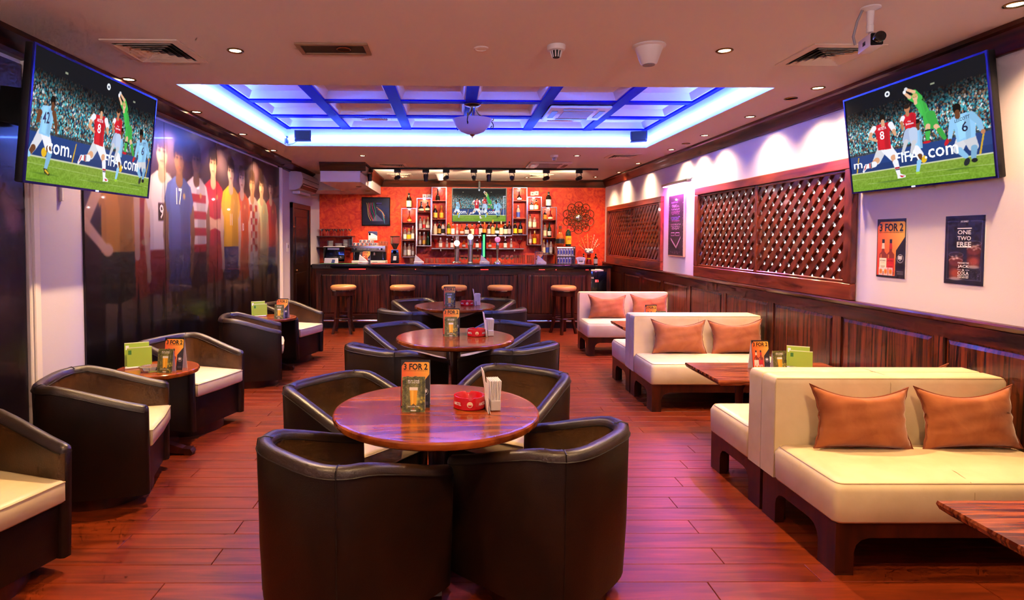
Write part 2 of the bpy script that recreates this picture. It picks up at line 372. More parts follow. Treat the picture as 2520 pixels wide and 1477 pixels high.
# crown mouldings
def crown(name, a, b, prof, along):
    mb = MB(); n = len(prof)
    vs = [(p, a, z) if along == 'y' else (a, p, z) for p, z in prof] + [(p, b, z) if along == 'y' else (b, p, z) for p, z in prof]
    mb.add(vs, [tuple(range(n)), tuple(range(n, 2 * n))] + [(i, (i + 1) % n, (i + 1) % n + n, i + n) for i in range(n)])
    return struct(name, mb, walnut_y if along == 'y' else walnut_h, sharp=25)
def prof(w, s, d=.085, h=.14):
    return [(w, CE), (w + s * d, CE), (w + s * d, CE - .025), (w + s * (d - .02), CE - .035), (w + s * (d * .6), CE - .07), (w + s * .03, CE - h + .03), (w + s * .022, CE - h), (w, CE - h)]
crown('trim_1', YN, YB, prof(XR, -1), 'y')
crown('trim_2', YN, 9.12, [(XL, CE), (XL + .21, CE), (XL + .21, CE - .03), (XL + .15, CE - .045), (XL + .06, CE - .06), (XL + .05, CE - .085), (XL, CE - .085)], 'y')
crown('trim_3', 9.12, 10.95, prof(XL, 1, .15, .10), 'y')
crown('trim_4', SX, XR, prof(YB, -1, .085, .15), 'x')
crown('trim_5', -2.05, SX + .085, prof(SY, -1, .085, .13), 'x')
crown('trim_6', SY, YB, prof(SX, 1, .085, .15), 'y')
# wainscot of the right wall
wain = struct('trim_7', MB().box(XR - .025, XR, YN, YB, 0, RAIL - .04), walnut)
MB().prism([(XR, RAIL), (XR - .05, RAIL), (XR - .055, RAIL - .012), (XR - .045, RAIL - .028), (XR - .032, RAIL - .04), (XR, RAIL - .04)], YN, YB).build('cap_rail', walnut_y, wain, sharp=25)
MB().box(XR - .037, XR - .025, YN, YB, .0, .13).build('skirting', walnut_y, wain)
MB().box(XR - .037, XR - .025, YN, YB, .95, RAIL - .04).build('top_rail', walnut_y, wain)
MB().box(XR - .037, XR - .025, YN, YB, .13, .2).build('bottom_rail', walnut_y, wain)
pp = .98; k = 0; y = 1.70
while y < YB - .2:
    MB().box(XR - .037, XR - .025, y - .05, y + .05, .2, .95).build('stile', walnut, wain)
    y0, y1 = y + .05, min(y + pp - .05, YB)
    if y1 - y0 > .2:
        mb = MB(); e = .012; t = .035
        mb.add([(XR - .0255, y0 + e, .2 + e), (XR - .0255, y1 - e, .2 + e), (XR - .0255, y1 - e, .95 - e), (XR - .0255, y0 + e, .95 - e), (XR - .034, y0 + t, .2 + t), (XR - .034, y1 - t, .2 + t), (XR - .034, y1 - t, .95 - t), (XR - .034, y0 + t, .95 - t)],
               [(4, 5, 6, 7), (0, 1, 5, 4), (1, 2, 6, 5), (2, 3, 7, 6), (3, 0, 4, 7)])
        mb.build('panel', walnut, wain, sharp=None)
    y += pp
# left wall: white trims, door, skirting
struct('trim_8', MB().rbox(XL, XL + .035, 3.716, 3.816, 0, CE - .085, .006, 1).rbox(XL, XL + .05, 3.735, 3.765, 0, CE - .085, .006, 1), trimw)
struct('trim_9', MB().rbox(XL, XL + .035, 9.14, 9.255, 0, CE - .1, .006, 1).rbox(XL, XL + .05, 9.16, 9.19, 0, CE - .1, .006, 1), trimw)
struct('baseboard_left', MB().box(XL, XL + .015, YN, 9.70, 0, .1), trimw)
dk_wood = wood('door wood', '140604', '2c0f07', (16, 16, 1.1), .35, .2)
dr = struct('door_1', MB().rbox(XL, XL + .03, 9.86, 10.89, 0, 2.04, .004, 1), dk_wood)
MB().box(XL, XL + .05, 9.774, 9.86, 0, 2.122).build('door_jamb', dk_wood, dr); MB().box(XL, XL + .05, 10.89, 10.977, 0, 2.122).build('door_jamb', dk_wood, dr)
MB().box(XL, XL + .052, 9.774, 10.977, 2.04, 2.122).build('door_head', dk_wood, dr)
for z0, z1 in ((.15, .95), (1.1, 1.9)): MB().rbox(XL + .02, XL + .038, 10.0, 10.75, z0, z1, .006, 1).build('door_panel', dk_wood, dr)
MB().sph((XL + .06, 9.94, 1.0), .025).build('door_knob', brass, dr)

# ------------------------------------------------------------------ blue light strips round the recess
ls = .007; zs = 2.80
def strip(label, pts):
    o = MB().tube(pts, ls, 4).build('led_strip', led_m, sharp=None); return tag(o, label, 'light strip', 'blue light strips round the ceiling recess')
def wob(a, b, n=14, amp=.006):
    r = random.Random(5); return [(a[0] + (b[0] - a[0]) * i / n, a[1] + (b[1] - a[1]) * i / n, zs + r.uniform(-amp, amp)) for i in range(n + 1)]
e = .024
strip('glowing blue light strip along the far side of the ceiling recess', wob((CVX0 + .02, CVY1 - e), (CVX1 - .02, CVY1 - e)))
strip('glowing blue light strip along the left side of the ceiling recess', wob((CVX0 + e, CVY0 + .02), (CVX0 + e, CVY1 - .12), amp=.003))
strip('glowing blue light strip along the right side of the ceiling recess', wob((CVX1 - e, CVY0 + .02), (CVX1 - e, CVY1 - .03), amp=.003))
strip('glowing blue light strip along the near side of the ceiling recess', wob((CVX0 + .02, CVY0 + e), (CVX1 - .02, CVY0 + e), amp=.003))

# ------------------------------------------------------------------ downlights (each with its own warm spot)
def dl_proto():
    t = thing('downlight', 'x', 'light')
    MB().lathe([(.036, 0), (.05, 0), (.052, -.004), (.046, -.008), (.036, -.004)], 20, cap=0).build('trim_ring', brass, t)
    MB().lathe([(.001, -.001), (.036, -.001)], 16).build('lamp_face', lamp_on, t)
    return t
DLP = dl_proto(); _dl_used = [0]
def downlight(label, x, y, z=CE, power=DOWN_W, cone=95, lit=True, aim=None, blend=.55, col=WARM, group='recessed ceiling downlights'):
    o = DLP if not _dl_used[0] else copy_tree(DLP); _dl_used[0] = 1
    o['label'] = label; o['group'] = group; o.location = (x, y, z)
    if lit:
        l = bpy.data.lights.new('spot', 'SPOT'); l.energy = power; l.color = col; l.spot_size = R(cone); l.spot_blend = blend; l.shadow_soft_size = .03
        s = link('spot', l, o, (0, 0, -.03))
        if aim: s.rotation_euler = (Vector((x, y, z - .03)) - Vector(aim)).to_track_quat('Z', 'Y').to_euler()
    else:
        for c in o.children:
            if c.name.startswith('lamp_face'): c.data = c.data.copy(); c.data.materials[0] = lamp_off
    return o
for i, (x, y) in enumerate(((-2.39, 4.473), (-2.378, 5.607), (-2.366, 6.798), (-2.392, 8.046))):
    downlight('lit downlight over the football mural, %s from the near end' % ORD[i], x, y, cone=125, blend=1.0, power=DOWN_W * 1.6)
for i, (x, y) in enumerate(((2.776, 2.961), (2.804, 4.601), (2.826, 5.69), (2.83, 6.722), (2.851, 7.799), (2.864, 9.237), (2.918, 10.488))):
    downlight('lit downlight beside the right wall, %s counted from the camera' % ORD[i], x, y, cone=80, blend=1.0, power=DOWN_W * .8)
downlight('lit downlight left of the slot opening, ahead of the blue recess', -1.354, 3.774, cone=115, power=DOWN_W * 2.5)
downlight('lit downlight between the white cone speaker and the ceiling camera', 1.676, 3.711, cone=115, power=DOWN_W * 1.7)
downlight('lit downlight behind the left far corner of the blue recess', -1.275, 8.518)
downlight('lit downlight behind the right far corner of the blue recess', 1.748, 8.412)
downlight('lit downlight under the bulkhead nearer the camera', -1.577, 10.114, SZ, power=20)
downlight('lit downlight under the bulkhead nearer the red wall', -1.561, 11.068, SZ, power=30)
for lab, x, y in (('unlit downlight at the right wall between two lit ones, nearer the camera', 2.792, 4.948), ('unlit downlight at the right wall above the chalkboard', 2.845, 7.297)):
    downlight(lab, x, y, lit=False)
for i, (x, y) in enumerate(((-.95, 11.45), (-.14, 11.6), (1.42, 11.45), (2.70, 11.3))):
    downlight('small downlight over the bottle shelves, %s from the left' % ORD[i], x, y, power=25)
# unseen downlights added around the camera as fill light
for i, (x, y) in enumerate(((-1.4, 1.6), (.2, 1.3), (1.7, 1.6), (-1.4, -.6), (1.7, -.6), (.2, -1.6))):
    downlight('added unseen fill downlight around the camera, %s of six' % ORD[i], x, y, cone=120, power=DOWN_W * .35)
# ================================================================== LATTICE SCREENS on the right wall
def clip_poly(P, x0, x1, z0, z1):
    for ax, lim, sg in ((0, x0, 1), (0, x1, -1), (1, z0, 1), (1, z1, -1)):
        Q = []
        for i in range(len(P)):
            a, b = P[i], P[(i + 1) % len(P)]; da, db = (a[ax] - lim) * sg, (b[ax] - lim) * sg
            if da >= 0: Q.append(a)
            if da * db < 0: t = da / (da - db); Q.append((a[0] + (b[0] - a[0]) * t, a[1] + (b[1] - a[1]) * t))
        P = Q
        if len(P) < 3: return None
    return P
def lattice(label, ynear, yfar, z0, z1, scallop, fb=.13, ft=.085, fs=.095):
    w = yfar - ynear; h = z1 - z0; t = thing('lattice_screen', label, 'screen', (XR, (ynear + yfar) / 2, z0), R(-90)); a, b = -w / 2, w / 2; D = -.05
    def bar(n, x0, x1, zz0, zz1, m, y0=D, y1=-.0005): return MB().rbox(x0, x1, y0, y1, zz0, zz1, .006, 1).build(n, m, t, sharp=None)
    bar('bottom_rail', a, b, 0, fb, lattice_h); bar('top_rail', a, b, h - ft, h, lattice_h); bar('stile', a, a + fs, fb, h - ft, lattice_m); bar('stile', b - fs, b, fb, h - ft, lattice_m)
    ix0, ix1, iz0, iz1 = a + fs, b - fs, fb, h - ft; m = (ix0 + ix1) / 2
    bar('mullion', m - .022, m + .022, iz0, iz1, lattice_m, -.03, .05)
    for x0, x1 in ((ix0, m - .022), (m + .022, ix1)):
        bar('inner_bead', x0, x1, iz1 - .022, iz1, lattice_m, -.03, .03); bar('inner_bead', x0, x1, iz0, iz0 + .022, lattice_m, -.03, .03)
        cx, cz = (x0 + x1) / 2, (iz0 + iz1) / 2; pitch = .1; N = int(((x1 - x0) + (iz1 - iz0)) / 1.414 / pitch / 2) + 1
        for sg, y0, y1 in ((1, -.016, .006), (-1, .006, .020)):
            c, s = math.cos(R(45)), sg * math.sin(R(45))
            for k in range(-N, N + 1):
                L = 1.3; off = k * pitch
                if sg == 1: out = [(-L, -.028), (L, -.028), (L, .028), (-L, .028)]
                elif scallop:
                    n = int(2 * L / pitch * 6); ts = [-L + 2 * L * i / n for i in range(n + 1)]
                    hw = [.026 + .012 * (1 if math.cos(2 * math.pi * q / pitch) < -.3 else -.5) for q in ts]
                    out = [(q, -d) for q, d in zip(ts, hw)] + [(q, d) for q, d in reversed(list(zip(ts, hw)))]
                else: out = [(-L, -.035), (L, -.035), (L, .035), (-L, .035)]
                P = [(cx + (u * c - (v + off) * s), cz + (u * s + (v + off) * c)) for u, v in out]
                P = clip_poly(P, x0 + .001, x1 - .001, iz0 + .001, iz1 - .001)
                if P: MB().prism(P, y0, y1).build('slat', lattice_m, t, sharp=None)
    return t
lattice_h = wood('lattice rail wood', '4a1509', '8c3a1a', (1.2, 12, 12), .3, .35)
lattice('large dark wood lattice screen nearest the camera on the right wall', 4.48, 7.42, RAIL, 2.172, True)
lattice('smaller looking dark wood lattice screen at the bar end of the right wall', 8.615, 11.66, RAIL, 2.165, False)

# ================================================================== TUB CHAIRS
def tub_proto():
    t = thing('tub_chair', 'x', 'chair')
    W2, D2, TH = .325, .31, .062; zb = .075
    path = []                                   # from the left front round the back to the right front: (x, y, nx, ny, top)
    def top(y): q = min(1, max(0, (.30 - y) / .46)); return .59 + .135 * (q * .75 + .25 * q * q * (3 - 2 * q))
    ys = [.31, .295, .27, .2, .12, .04, -.03]
    pts = [(-W2, y) for y in ys]
    for i in range(1, 20):
        a = math.pi * i / 20; c, s = math.cos(a), math.sin(a); ex = .62
        pts.append((-W2 * math.copysign(abs(c) ** ex, c), -.03 - (D2 - .02) * abs(s) ** ex))
    pts += [(W2, y) for y in reversed(ys)]
    n = len(pts); nor = []
    for i in range(n):
        a, b = pts[max(0, i - 1)], pts[min(n - 1, i + 1)]; dx, dy = b[0] - a[0], b[1] - a[1]; L = math.hypot(dx, dy); nor.append((-dy / L * -1, dx / L * -1))
    # outward normal: path runs left-front -> back -> right-front, outside is on the right-hand side
    nor = [(-abs(nx) if x < 0 else abs(nx), ny) for (nx, ny), (x, y) in zip(nor, pts)]
    nor = [(nx, -abs(ny)) for nx, ny in nor]
    def ring(i, sec):
        x, y = pts[i]; nx, ny = nor[i]; h = top(y); f = 1.0
        if i in (0, n - 1): f = .55
        elif i in (1, n - 2): f = .86
        out = []
        for d, z in sec(h):
            dd = (d - TH / 2) * f + TH / 2; k = .95 + .05 * min(1, max(0, (z - zb) / .5))
            if i in (0, n - 1): z = z - .012 if z > h - .03 else z
            out.append(((x - nx * dd) * k, (y - ny * dd) * k if y < 0 else y - ny * dd, z))
        return out
    def sheet(name, sec, mat, caps=False, closed=False):
        rows = [ring(i, sec) for i in range(n)]; m = len(rows[0]); mb = MB(); fs = []
        for i in range(n - 1):
            for k in range(m - 1): fs.append((i * m + k, (i + 1) * m + k, (i + 1) * m + k + 1, i * m + k + 1))
        if caps: fs += [tuple(range(m)), tuple((n - 1) * m + k for k in reversed(range(m)))]
        mb.add([p for r in rows for p in r], fs); return mb.build(name, mat, t, sharp=60)
    sheet('outer_shell', lambda h: [(TH, zb), (0, zb), (-.004, .3), (0, h - .035), (.004, h - .022), (TH - .004, h - .022), (TH, h - .035), (TH, .30), (TH, zb)], leather, caps=True)
    sheet('rim_band', lambda h: [(-.003, h - .034), (.002, h - .012), (.014, h - .002), (TH / 2, h + .002), (TH - .014, h - .002), (TH - .002, h - .012), (TH + .003, h - .034)], leather_rim, caps=True)
    sheet('inner_lining', lambda h: [(TH + .0015, h - .03), (TH + .002, h - .06), (TH + .002, .33)], leather_in)
    for d in (-.004, TH + .004):
        MB().tube([(lambda q: q)(ring(i, lambda h: [(d, h - .036)])[0]) for i in range(1, n - 1)], .0028, 5).build('piping', seam_m, t)
    for i in (11, 21):
        MB().tube([ring(i, lambda h, z=z: [(-.004, z(h))])[0] for z in (lambda h: .08, lambda h: .3, lambda h: h - .03)] + [ring(i, lambda h: [(.0, h - .006)])[0], ring(i, lambda h: [(TH / 2, h + .003)])[0], ring(i, lambda h: [(TH, h - .006)])[0]], .0028, 5).build('seam', seam_m, t)
    # front apron, seat cushion, plinth
    MB().rbox(-W2 + TH - .005, W2 - TH + .005, .20, .285, zb, .335, .012, 2).build('front_apron', leather, t)
    def cush(z0, z1, g, r):
        base = [(-W2 + TH + g, .30), (W2 - TH - g, .30)]; o = []
        for i in range(0, 21):
            a = math.pi * i / 20; c, s = math.cos(a), math.sin(a); o.append(((W2 - TH - g) * math.copysign(abs(c) ** .62, c), -.03 - (D2 - .02 - TH - g) * abs(s) ** .62))
        o = [(W2 - TH - g, .325), (W2 - TH - g, .2)] + o + [(-W2 + TH + g, .2), (-W2 + TH + g, .325), (0, .335)]
        lay = [(z0, .012), (z0 + .012, 0), (z1 - .016, 0), (z1 - .004, .008), (z1, .026), (z1 + .006, .1)]; vs = []; N = len(o)
        for z, i in lay: vs += [(x * (1 - i / .26), (y - .05) * (1 - i / .26) + .05, z) for x, y in o]
        fs = [(j * N + k, j * N + (k + 1) % N, (j + 1) * N + (k + 1) % N, (j + 1) * N + k) for j in range(len(lay) - 1) for k in range(N)]
        fs += [tuple(reversed(range(N))), tuple((len(lay) - 1) * N + k for k in range(N))]
        return MB().add(vs, fs), [(x, y, z1 - .012) for x, y in o]
    c, ed = cush(.336, .445, .002, .02); cu = c.build('seat_cushion', cream, t, sharp=50)
    MB().tube(ed, .0035, 5, closed=True).build('piping', cream_p, cu)
    MB().lathe([(.001, 0), (.27, 0), (.27, .08), (.001, .08)], 24).build('plinth', darkwood, t)
    return t
TUB = tub_proto(); _tu = [0]
def tub(label, x, y, face, group):
    if not _tu[0]: o = TUB; _tu[0] = 1
    else: o = copy_tree(TUB)
    o['label'] = label; o['group'] = group; o.location = (x, y, 0); o.rotation_euler = (0, 0, -R(face)); return o
G1 = 'tub chairs round the pedestal tables'
tub('dark brown leather tub chair nearest the camera, left of centre, back turned to us', -.43, 2.47, 42, G1)
tub('dark brown leather tub chair nearest the camera, right of centre, back turned to us', .42, 2.63, -48, G1)
tub('dark brown tub chair behind the nearest round table on its left', -.57, 3.36, 128, G1)
tub('dark brown tub chair behind the nearest round table on its right', .35, 3.57, -146, G1)
tub('dark brown tub chair with its back to us at the middle round table, left', -.46, 4.66, 38, G1)
tub('dark brown tub chair with its back to us at the middle round table, right', .48, 4.74, -40, G1)
tub('dark brown tub chair facing us at the middle round table, left', -.46, 5.59, 140, G1)
tub('dark brown tub chair facing us at the middle round table, right', .47, 5.67, -134, G1)
tub('dark brown tub chair with its back to us at the farthest round table, left', -.50, 6.98, 35, G1)
tub('dark brown tub chair with its back to us at the farthest round table, right', .52, 7.10, -35, G1)
tub('dark brown tub chair facing us at the farthest round table, left', -.43, 7.86, 140, G1)
tub('dark brown tub chair facing us at the farthest round table, right', .48, 7.97, -136, G1)
G2 = 'tub chairs along the mural wall'
tub('tub chair with cream seat cut off by the left edge of the picture', -2.15, 2.55, 108, G2)
tub('tub chair in front of the first wall table, its dark side towards us', -2.11, 3.60, 75, G2)
tub('tub chair behind the first wall table, cream seat towards us', -2.15, 4.85, 108, G2)
tub('tub chair in front of the second wall table, its dark side towards us', -2.14, 6.36, 74, G2)
tub('tub chair behind the second wall table, beside the door', -2.06, 7.55, 108, G2)

# ================================================================== TABLES
def foot_base(t, h, reach=.3, both=True):
    MB().lathe([(.06, .03), (.055, .06), (.035, .1), (.03, .3), (.033, h * .6), (.05, h - .05), (.075, h - .02), (.075, h)], 16).build('column', darkwood, t)
    for k in range(4 if both else 2):
        a = R(90 * k if both else 180 * k); mb = MB()
        mb.prism([(.02, .025), (reach - .05, .012), (reach - .05, 0), (reach, 0), (reach + .01, .02), (reach - .005, .045), (reach - .06, .05), (.06, .09), (.02, .1)], -.032, .032)
        mb.xf(Matrix.Rotation(a, 4, 'Z')).build('foot', darkwood, t, sharp=None)
def round_table(label, x, y, h, r, foot, group):
    t = thing('round_table', label, 'table', (x, y, 0), 0, group)
    MB().lathe([(.001, h - .038), (r - .018, h - .038), (r - .004, h - .03), (r, h - .018), (r - .002, h - .006), (r - .007, h - .001), (r - .012, h), (r - .025, h), (.001, h)], 72).build('tabletop', tabletop_m, t, sharp=30)
    foot_base(t, h - .038, foot); return t
GT = 'round pedestal tables'
T1 = round_table('round glossy wood table nearest the camera with red ashtray and white napkins', -.072, 2.807, .74, .485, .3, GT)
T2 = round_table('round glossy wood table in the middle of the centre row', .027, 4.88, .74, .485, .3, GT)
T3 = round_table('round glossy wood table of the centre row closest to the bar stools', .033, 7.149, .74, .485, .3, GT)
round_table('small round wood table between the nearer pair of wall chairs', -2.09, 4.235, .62, .275, .24, 'small wall tables')
round_table('small round wood table between the farther pair of wall chairs', -2.10, 6.98, .62, .275, .24, 'small wall tables')
def rect_table(label, x0, x1, y0, y1, h=.55):
    cx, cy = (x0 + x1) / 2, (y0 + y1) / 2; t = thing('coffee_table', label, 'table', (cx, cy, 0), 0, 'rectangular tables between the sofas'); a, b = (x1 - x0) / 2, (y1 - y0) / 2
    mb = MB(); v = []
    for z, i in ((h - .045, .03), (h - .03, .008), (h - .012, 0), (h, .003)): v += [(-a + i, -b + i, z), (a - i, -b + i, z), (a - i, b - i, z), (-a + i, b - i, z)]
    mb.add(v, [(3, 2, 1, 0), (12, 13, 14, 15)] + [(j * 4 + k, j * 4 + (k + 1) % 4, j * 4 + 4 + (k + 1) % 4, j * 4 + 4 + k) for j in range(3) for k in range(4)]).build('tabletop', coffee_m, t, sharp=20)
    for s in (-1, 1):
        q = MB().lathe([(.05, .05), (.03, .1), (.024, .2), (.03, h - .14), (.055, h - .06), (.055, h - .045)], 14, (s * .26, 0, 0)).build('column', darkwood, t)
        for d in (-1, 1):
            mb = MB().prism([(0, .02), (.2, .0), (.25, 0), (.26, .02), (.24, .045), (.18, .045), (.03, .08), (0, .08)], -.03, .03); mb.xf(Matrix.Translation((s * .26, 0, 0)) @ Matrix.Rotation(R(90 * d), 4, 'Z')).build('foot', darkwood, t, sharp=None)
    return t
rect_table('rectangular wood table cut off at the lower right corner of the picture', 1.86, 3.0, 1.64, 2.24)
rect_table('rectangular wood table between the nearest and the middle sofas, with green menus', 1.885, 3.0, 4.17, 4.78)
rect_table('rectangular wood table in front of the sofa closest to the bar', 1.93, 3.0, 6.68, 7.22)

# ================================================================== SOFAS
def sofa_proto():
    """origin at floor, middle of the front edge; front faces -y, depth .69 in +y, length 1.28"""
    t = thing('sofa', 'x', 'sofa'); L = .635; D = .67
    # wooden frame with arched aprons
    def apron(u0, u1, d0, d1, plane):
        leg = .085; r = .07; h = .245; P = [(u0, 0), (u0 + leg, 0), (u0 + leg, h - .07 - r)]
        P += [(u0 + leg + r - r * math.cos(a), h - .07 - r + r * math.sin(a)) for a in (R(30), R(60), R(90))]
        P += [(u1 - leg - r + r * math.sin(a), h - .07 - r + r * math.cos(a)) for a in (0, R(30), R(60))] + [(u1 - leg, h - .07 - r), (u1 - leg, 0), (u1, 0), (u1, h), (u0, h)]
        return MB().prism(P, d0, d1, plane)
    apron(-L + .01, L - .01, .012, .06, 'xz').build('front_frame', darkwood, t, sharp=None)
    apron(-L + .01, L - .01, D - .06, D - .012, 'xz').build('rear_frame', darkwood, t, sharp=None)
    for x in (-L + .01, L - .058): apron(.0601, D - .0601, x, x + .048, 'yz').build('side_frame', darkwood, t, sharp=None)
    for x in (-L + .01, L - .095):
        for y in (.0125, D - .0975): MB().box(x + .0005, x + .0845, y, y + .085, 0, .244).build('leg', darkwood, t)
    def puff(x0, x1, y0, y1, z0, z1, r, crown, seg=3):
        mb = MB().rbox(x0, x1, y0, y1, z0, z1, r, seg); return mb
    # seat: subdivided slab with a soft crown
    def slab(x0, x1, y0, y1, z0, z1, r, cz=.012, nx=14, ny=8):
        lay = [(z0, .006), (z0 + .01, 0), (z1 - r, -.004), (z1 - r * .35, r * .18), (z1 - r * .05, r * .6), (z1, r * 1.2)]; vs = []; fs = []
        def loop(i, z):
            a0, a1, b0, b1 = x0 + i, x1 - i, y0 + i, y1 - i; P = []; q = r * .7
            for cxx, cyy, st in ((a1 - q, b0 + q, -90), (a1 - q, b1 - q, 0), (a0 + q, b1 - q, 90), (a0 + q, b0 + q, 180)):
                for k in range(4): a = R(st + 30 * k); P.append((cxx + q * math.cos(a), cyy + q * math.sin(a), z))
            return P
        for z, i in lay: vs += loop(i, z)
        vs += [((p[0] - (x0 + x1) / 2) * .7 + (x0 + x1) / 2, (p[1] - (y0 + y1) / 2) * .6 + (y0 + y1) / 2, z1 + cz) for p in loop(r, z1)]
        n = 16; m = len(lay) + 1
        fs = [(j * n + k, j * n + (k + 1) % n, (j + 1) * n + (k + 1) % n, (j + 1) * n + k) for j in range(m - 1) for k in range(n)] + [tuple(reversed(range(n))), tuple((m - 1) * n + k for k in range(n))]
        edge = [(p[0], p[1], p[2]) for p in loop(r * .3, z1 - r * .22)]
        return MB().add(vs, fs), edge
    m1, e1 = slab(-L, L, 0, .535, .246, .438, .045); st = m1.build('seat', cream, t, sharp=55)
    MB().tube(e1, .0032, 5, closed=True).build('piping', cream_p, st)
    MB().tube([(.0, -.004, .25), (.0, -.004, .39), (.0, .018, .43), (0, .1, .447), (.0, .5, .447)], .0022, 5).build('seam', cream_p, st)
    # back: stands behind the seat, its ends reach down to the frame
    lay = [(.246, 0), (.76, 0), (.785, .006), (.797, .02), (.80, .045)]; vs = []; y0, y1 = .5355, D
    for z, i in lay:
        vs += [(-L + i, y0 + i * .6, z), (L - i, y0 + i * .6, z), (L - i, y1 - i * .6, z), (-L + i, y1 - i * .6, z)]
    bk = MB().add(vs, [(3, 2, 1, 0), (16, 17, 18, 19)] + [(j * 4 + k, j * 4 + (k + 1) % 4, j * 4 + 4 + (k + 1) % 4, j * 4 + 4 + k) for j in range(4) for k in range(4)]).build('backrest', cream, t, sharp=50)
    MB().tube([(-L + .002, y0 - .001, .25), (-L + .004, y0 - .001, .77), (-L + .012, y0 + .006, .79), (L - .012, y0 + .006, .79), (L - .004, y0 - .001, .77), (L - .002, y0 - .001, .25)], .0032, 5).build('piping', cream_p, bk)
    MB().tube([(0, y0 - .001, .44), (0, y0 - .001, .76), (0, y0 + .01, .79), (0, y0 + .05, .8), (0, y1, .8)], .0022, 5).build('seam', cream_p, bk)
    return t
SOFA = sofa_proto(); _so = [0]
def sofa(label, x, y, rz):
    if not _so[0]: o = SOFA; _so[0] = 1
    else: o = copy_tree(SOFA)
    o['label'] = label; o['group'] = 'cream leather sofas'; o.location = (x, y, 0); o.rotation_euler = (0, 0, rz); return o
sofa('cream leather sofa nearest the camera, facing us with two rust cushions', 2.395, 2.672, 0)
sofa('cream leather sofa back to back behind the nearest one, facing the bar', 2.395, 4.018, math.pi)
sofa('middle cream leather sofa facing us, behind the table with green menus', 2.415, 5.262, 0)
sofa('cream leather sofa back to back behind the middle one, facing the bar', 2.415, 6.607, math.pi)
sofa('cream leather sofa closest to the bar, standing alone and facing us', 2.42, 7.79, 0)
# ------------------------------------------------------------------ cushions
def cushion_proto():
    t = thing('cushion', 'x', 'cushion'); W2, H2, T = .265, .165, .075; nx, ny = 22, 14; vs = []; fs = []; r = random.Random(4)
    def pt(u, v, sd):
        x = u * W2 * (1 - .15 * (1 - v * v) * abs(u) ** 3); z = v * H2 * (1 - (.40 if v > 0 else .10) * (1 - u * u) * abs(v) ** 2)
        th = T * (max(0, 1 - abs(u) ** 3) ** .75) * (max(0, 1 - abs(v) ** 3) ** .65) * (1 + .06 * math.sin(7 * u + 3 * v) + .05 * math.sin(13 * v - 4 * u))
        wr = .006 * math.sin(26 * v + 5 * u) * max(0, abs(u) - .55) / .45 * (1 - v * v)
        return (x, sd * th + wr, H2 + z)
    for sd in (-1, 1):
        for j in range(ny + 1):
            for i in range(nx + 1): vs.append(pt(-1 + 2 * i / nx, -1 + 2 * j / ny, sd))
    n = (nx + 1) * (ny + 1)
    for s in (0, n):
        for j in range(ny):
            for i in range(nx):
                a = s + j * (nx + 1) + i; q = (a, a + 1, a + nx + 2, a + nx + 1); fs.append(q if s == 0 else tuple(reversed(q)))
    MB().add(vs, fs).build('cover', suede, t, sharp=80)
    ed = [pt(-1 + 2 * i / 24, -1, 0) for i in range(24)] + [pt(1, -1 + 2 * i / 14, 0) for i in range(14)] + [pt(1 - 2 * i / 24, 1, 0) for i in range(24)] + [pt(-1, 1 - 2 * i / 14, 0) for i in range(14)]
    MB().tube(ed, .0045, 6, closed=True).build('piping', suede_p, t)
    return t
CU = cushion_proto(); _cu = [0]
def cushion(label, x, y, z=.447, tilt=-12, rz=0, roll=0, sc=1):
    if not _cu[0]: o = CU; _cu[0] = 1
    else: o = copy_tree(CU)
    o['label'] = label; o['group'] = 'rust suede cushions'; o.location = (x, y, z); o.rotation_euler = (R(tilt), R(roll), R(rz)); o.scale = (sc, sc, sc); return o
cushion('rust suede cushion at the left end of the nearest sofa', 2.165, 3.075, roll=2)
cushion('rust suede cushion at the right end of the nearest sofa', 2.745, 3.08, roll=-1)
cushion('rust suede cushion at the left end of the middle sofa', 2.185, 5.67, roll=1)
cushion('rust suede cushion at the right end of the middle sofa', 2.76, 5.68, roll=-2)
cushion('rust suede cushion at the left end of the sofa closest to the bar', 2.15, 8.195, roll=1)
cushion('rust suede cushion at the right end of the sofa closest to the bar', 2.745, 8.20, z=.455)
cushion('rust suede cushion on the backward facing sofa, only its corner showing', 2.72, 3.60, tilt=12, roll=-4, sc=1.06)

# ================================================================== BAR STOOLS
def stool_proto():
    t = thing('bar_stool', 'x', 'stool')
    tan = M('tan leather', 'c58a55', .38, spec=.5)
    MB().lathe([(.001, .70), (.19, .70), (.2, .71), (.208, .735), (.205, .76), (.18, .778), (.1, .784), (.001, .785)], 32).build('seat', tan, t, sharp=60)
    MB().lathe([(.197, .698), (.203, .698), (.203, .706), (.197, .706)], 32, cap=0).build('nail_band', chrome, t)
    MB().lathe([(.12, .615), (.178, .615), (.183, .625), (.183, .697), (.12, .697)], 28).build('apron', darkwood, t, sharp=40)
    for k in range(4):
        a = R(45 + 90 * k); c, s = math.cos(a), math.sin(a); mb = MB()
        mb.add([(c * r + dx * w - 0, s * r + dy * w, z) for r, z, w in ((.15, .64, .022), (.148, .4, .02), (.16, .18, .019), (.205, 0, .019)) for dx, dy in ((-1, -1), (1, -1), (1, 1), (-1, 1))],
               [(j * 4 + i, j * 4 + (i + 1) % 4, j * 4 + 4 + (i + 1) % 4, j * 4 + 4 + i) for j in range(3) for i in range(4)] + [(3, 2, 1, 0), (12, 13, 14, 15)])
        mb.build('leg', darkwood, t, sharp=None)
    MB().tube([(.165 * math.cos(R(15 * i)), .165 * math.sin(R(15 * i)), .25) for i in range(24)], .013, 8, closed=True).build('foot_ring', darkwood, t)
    return t
ST = stool_proto()
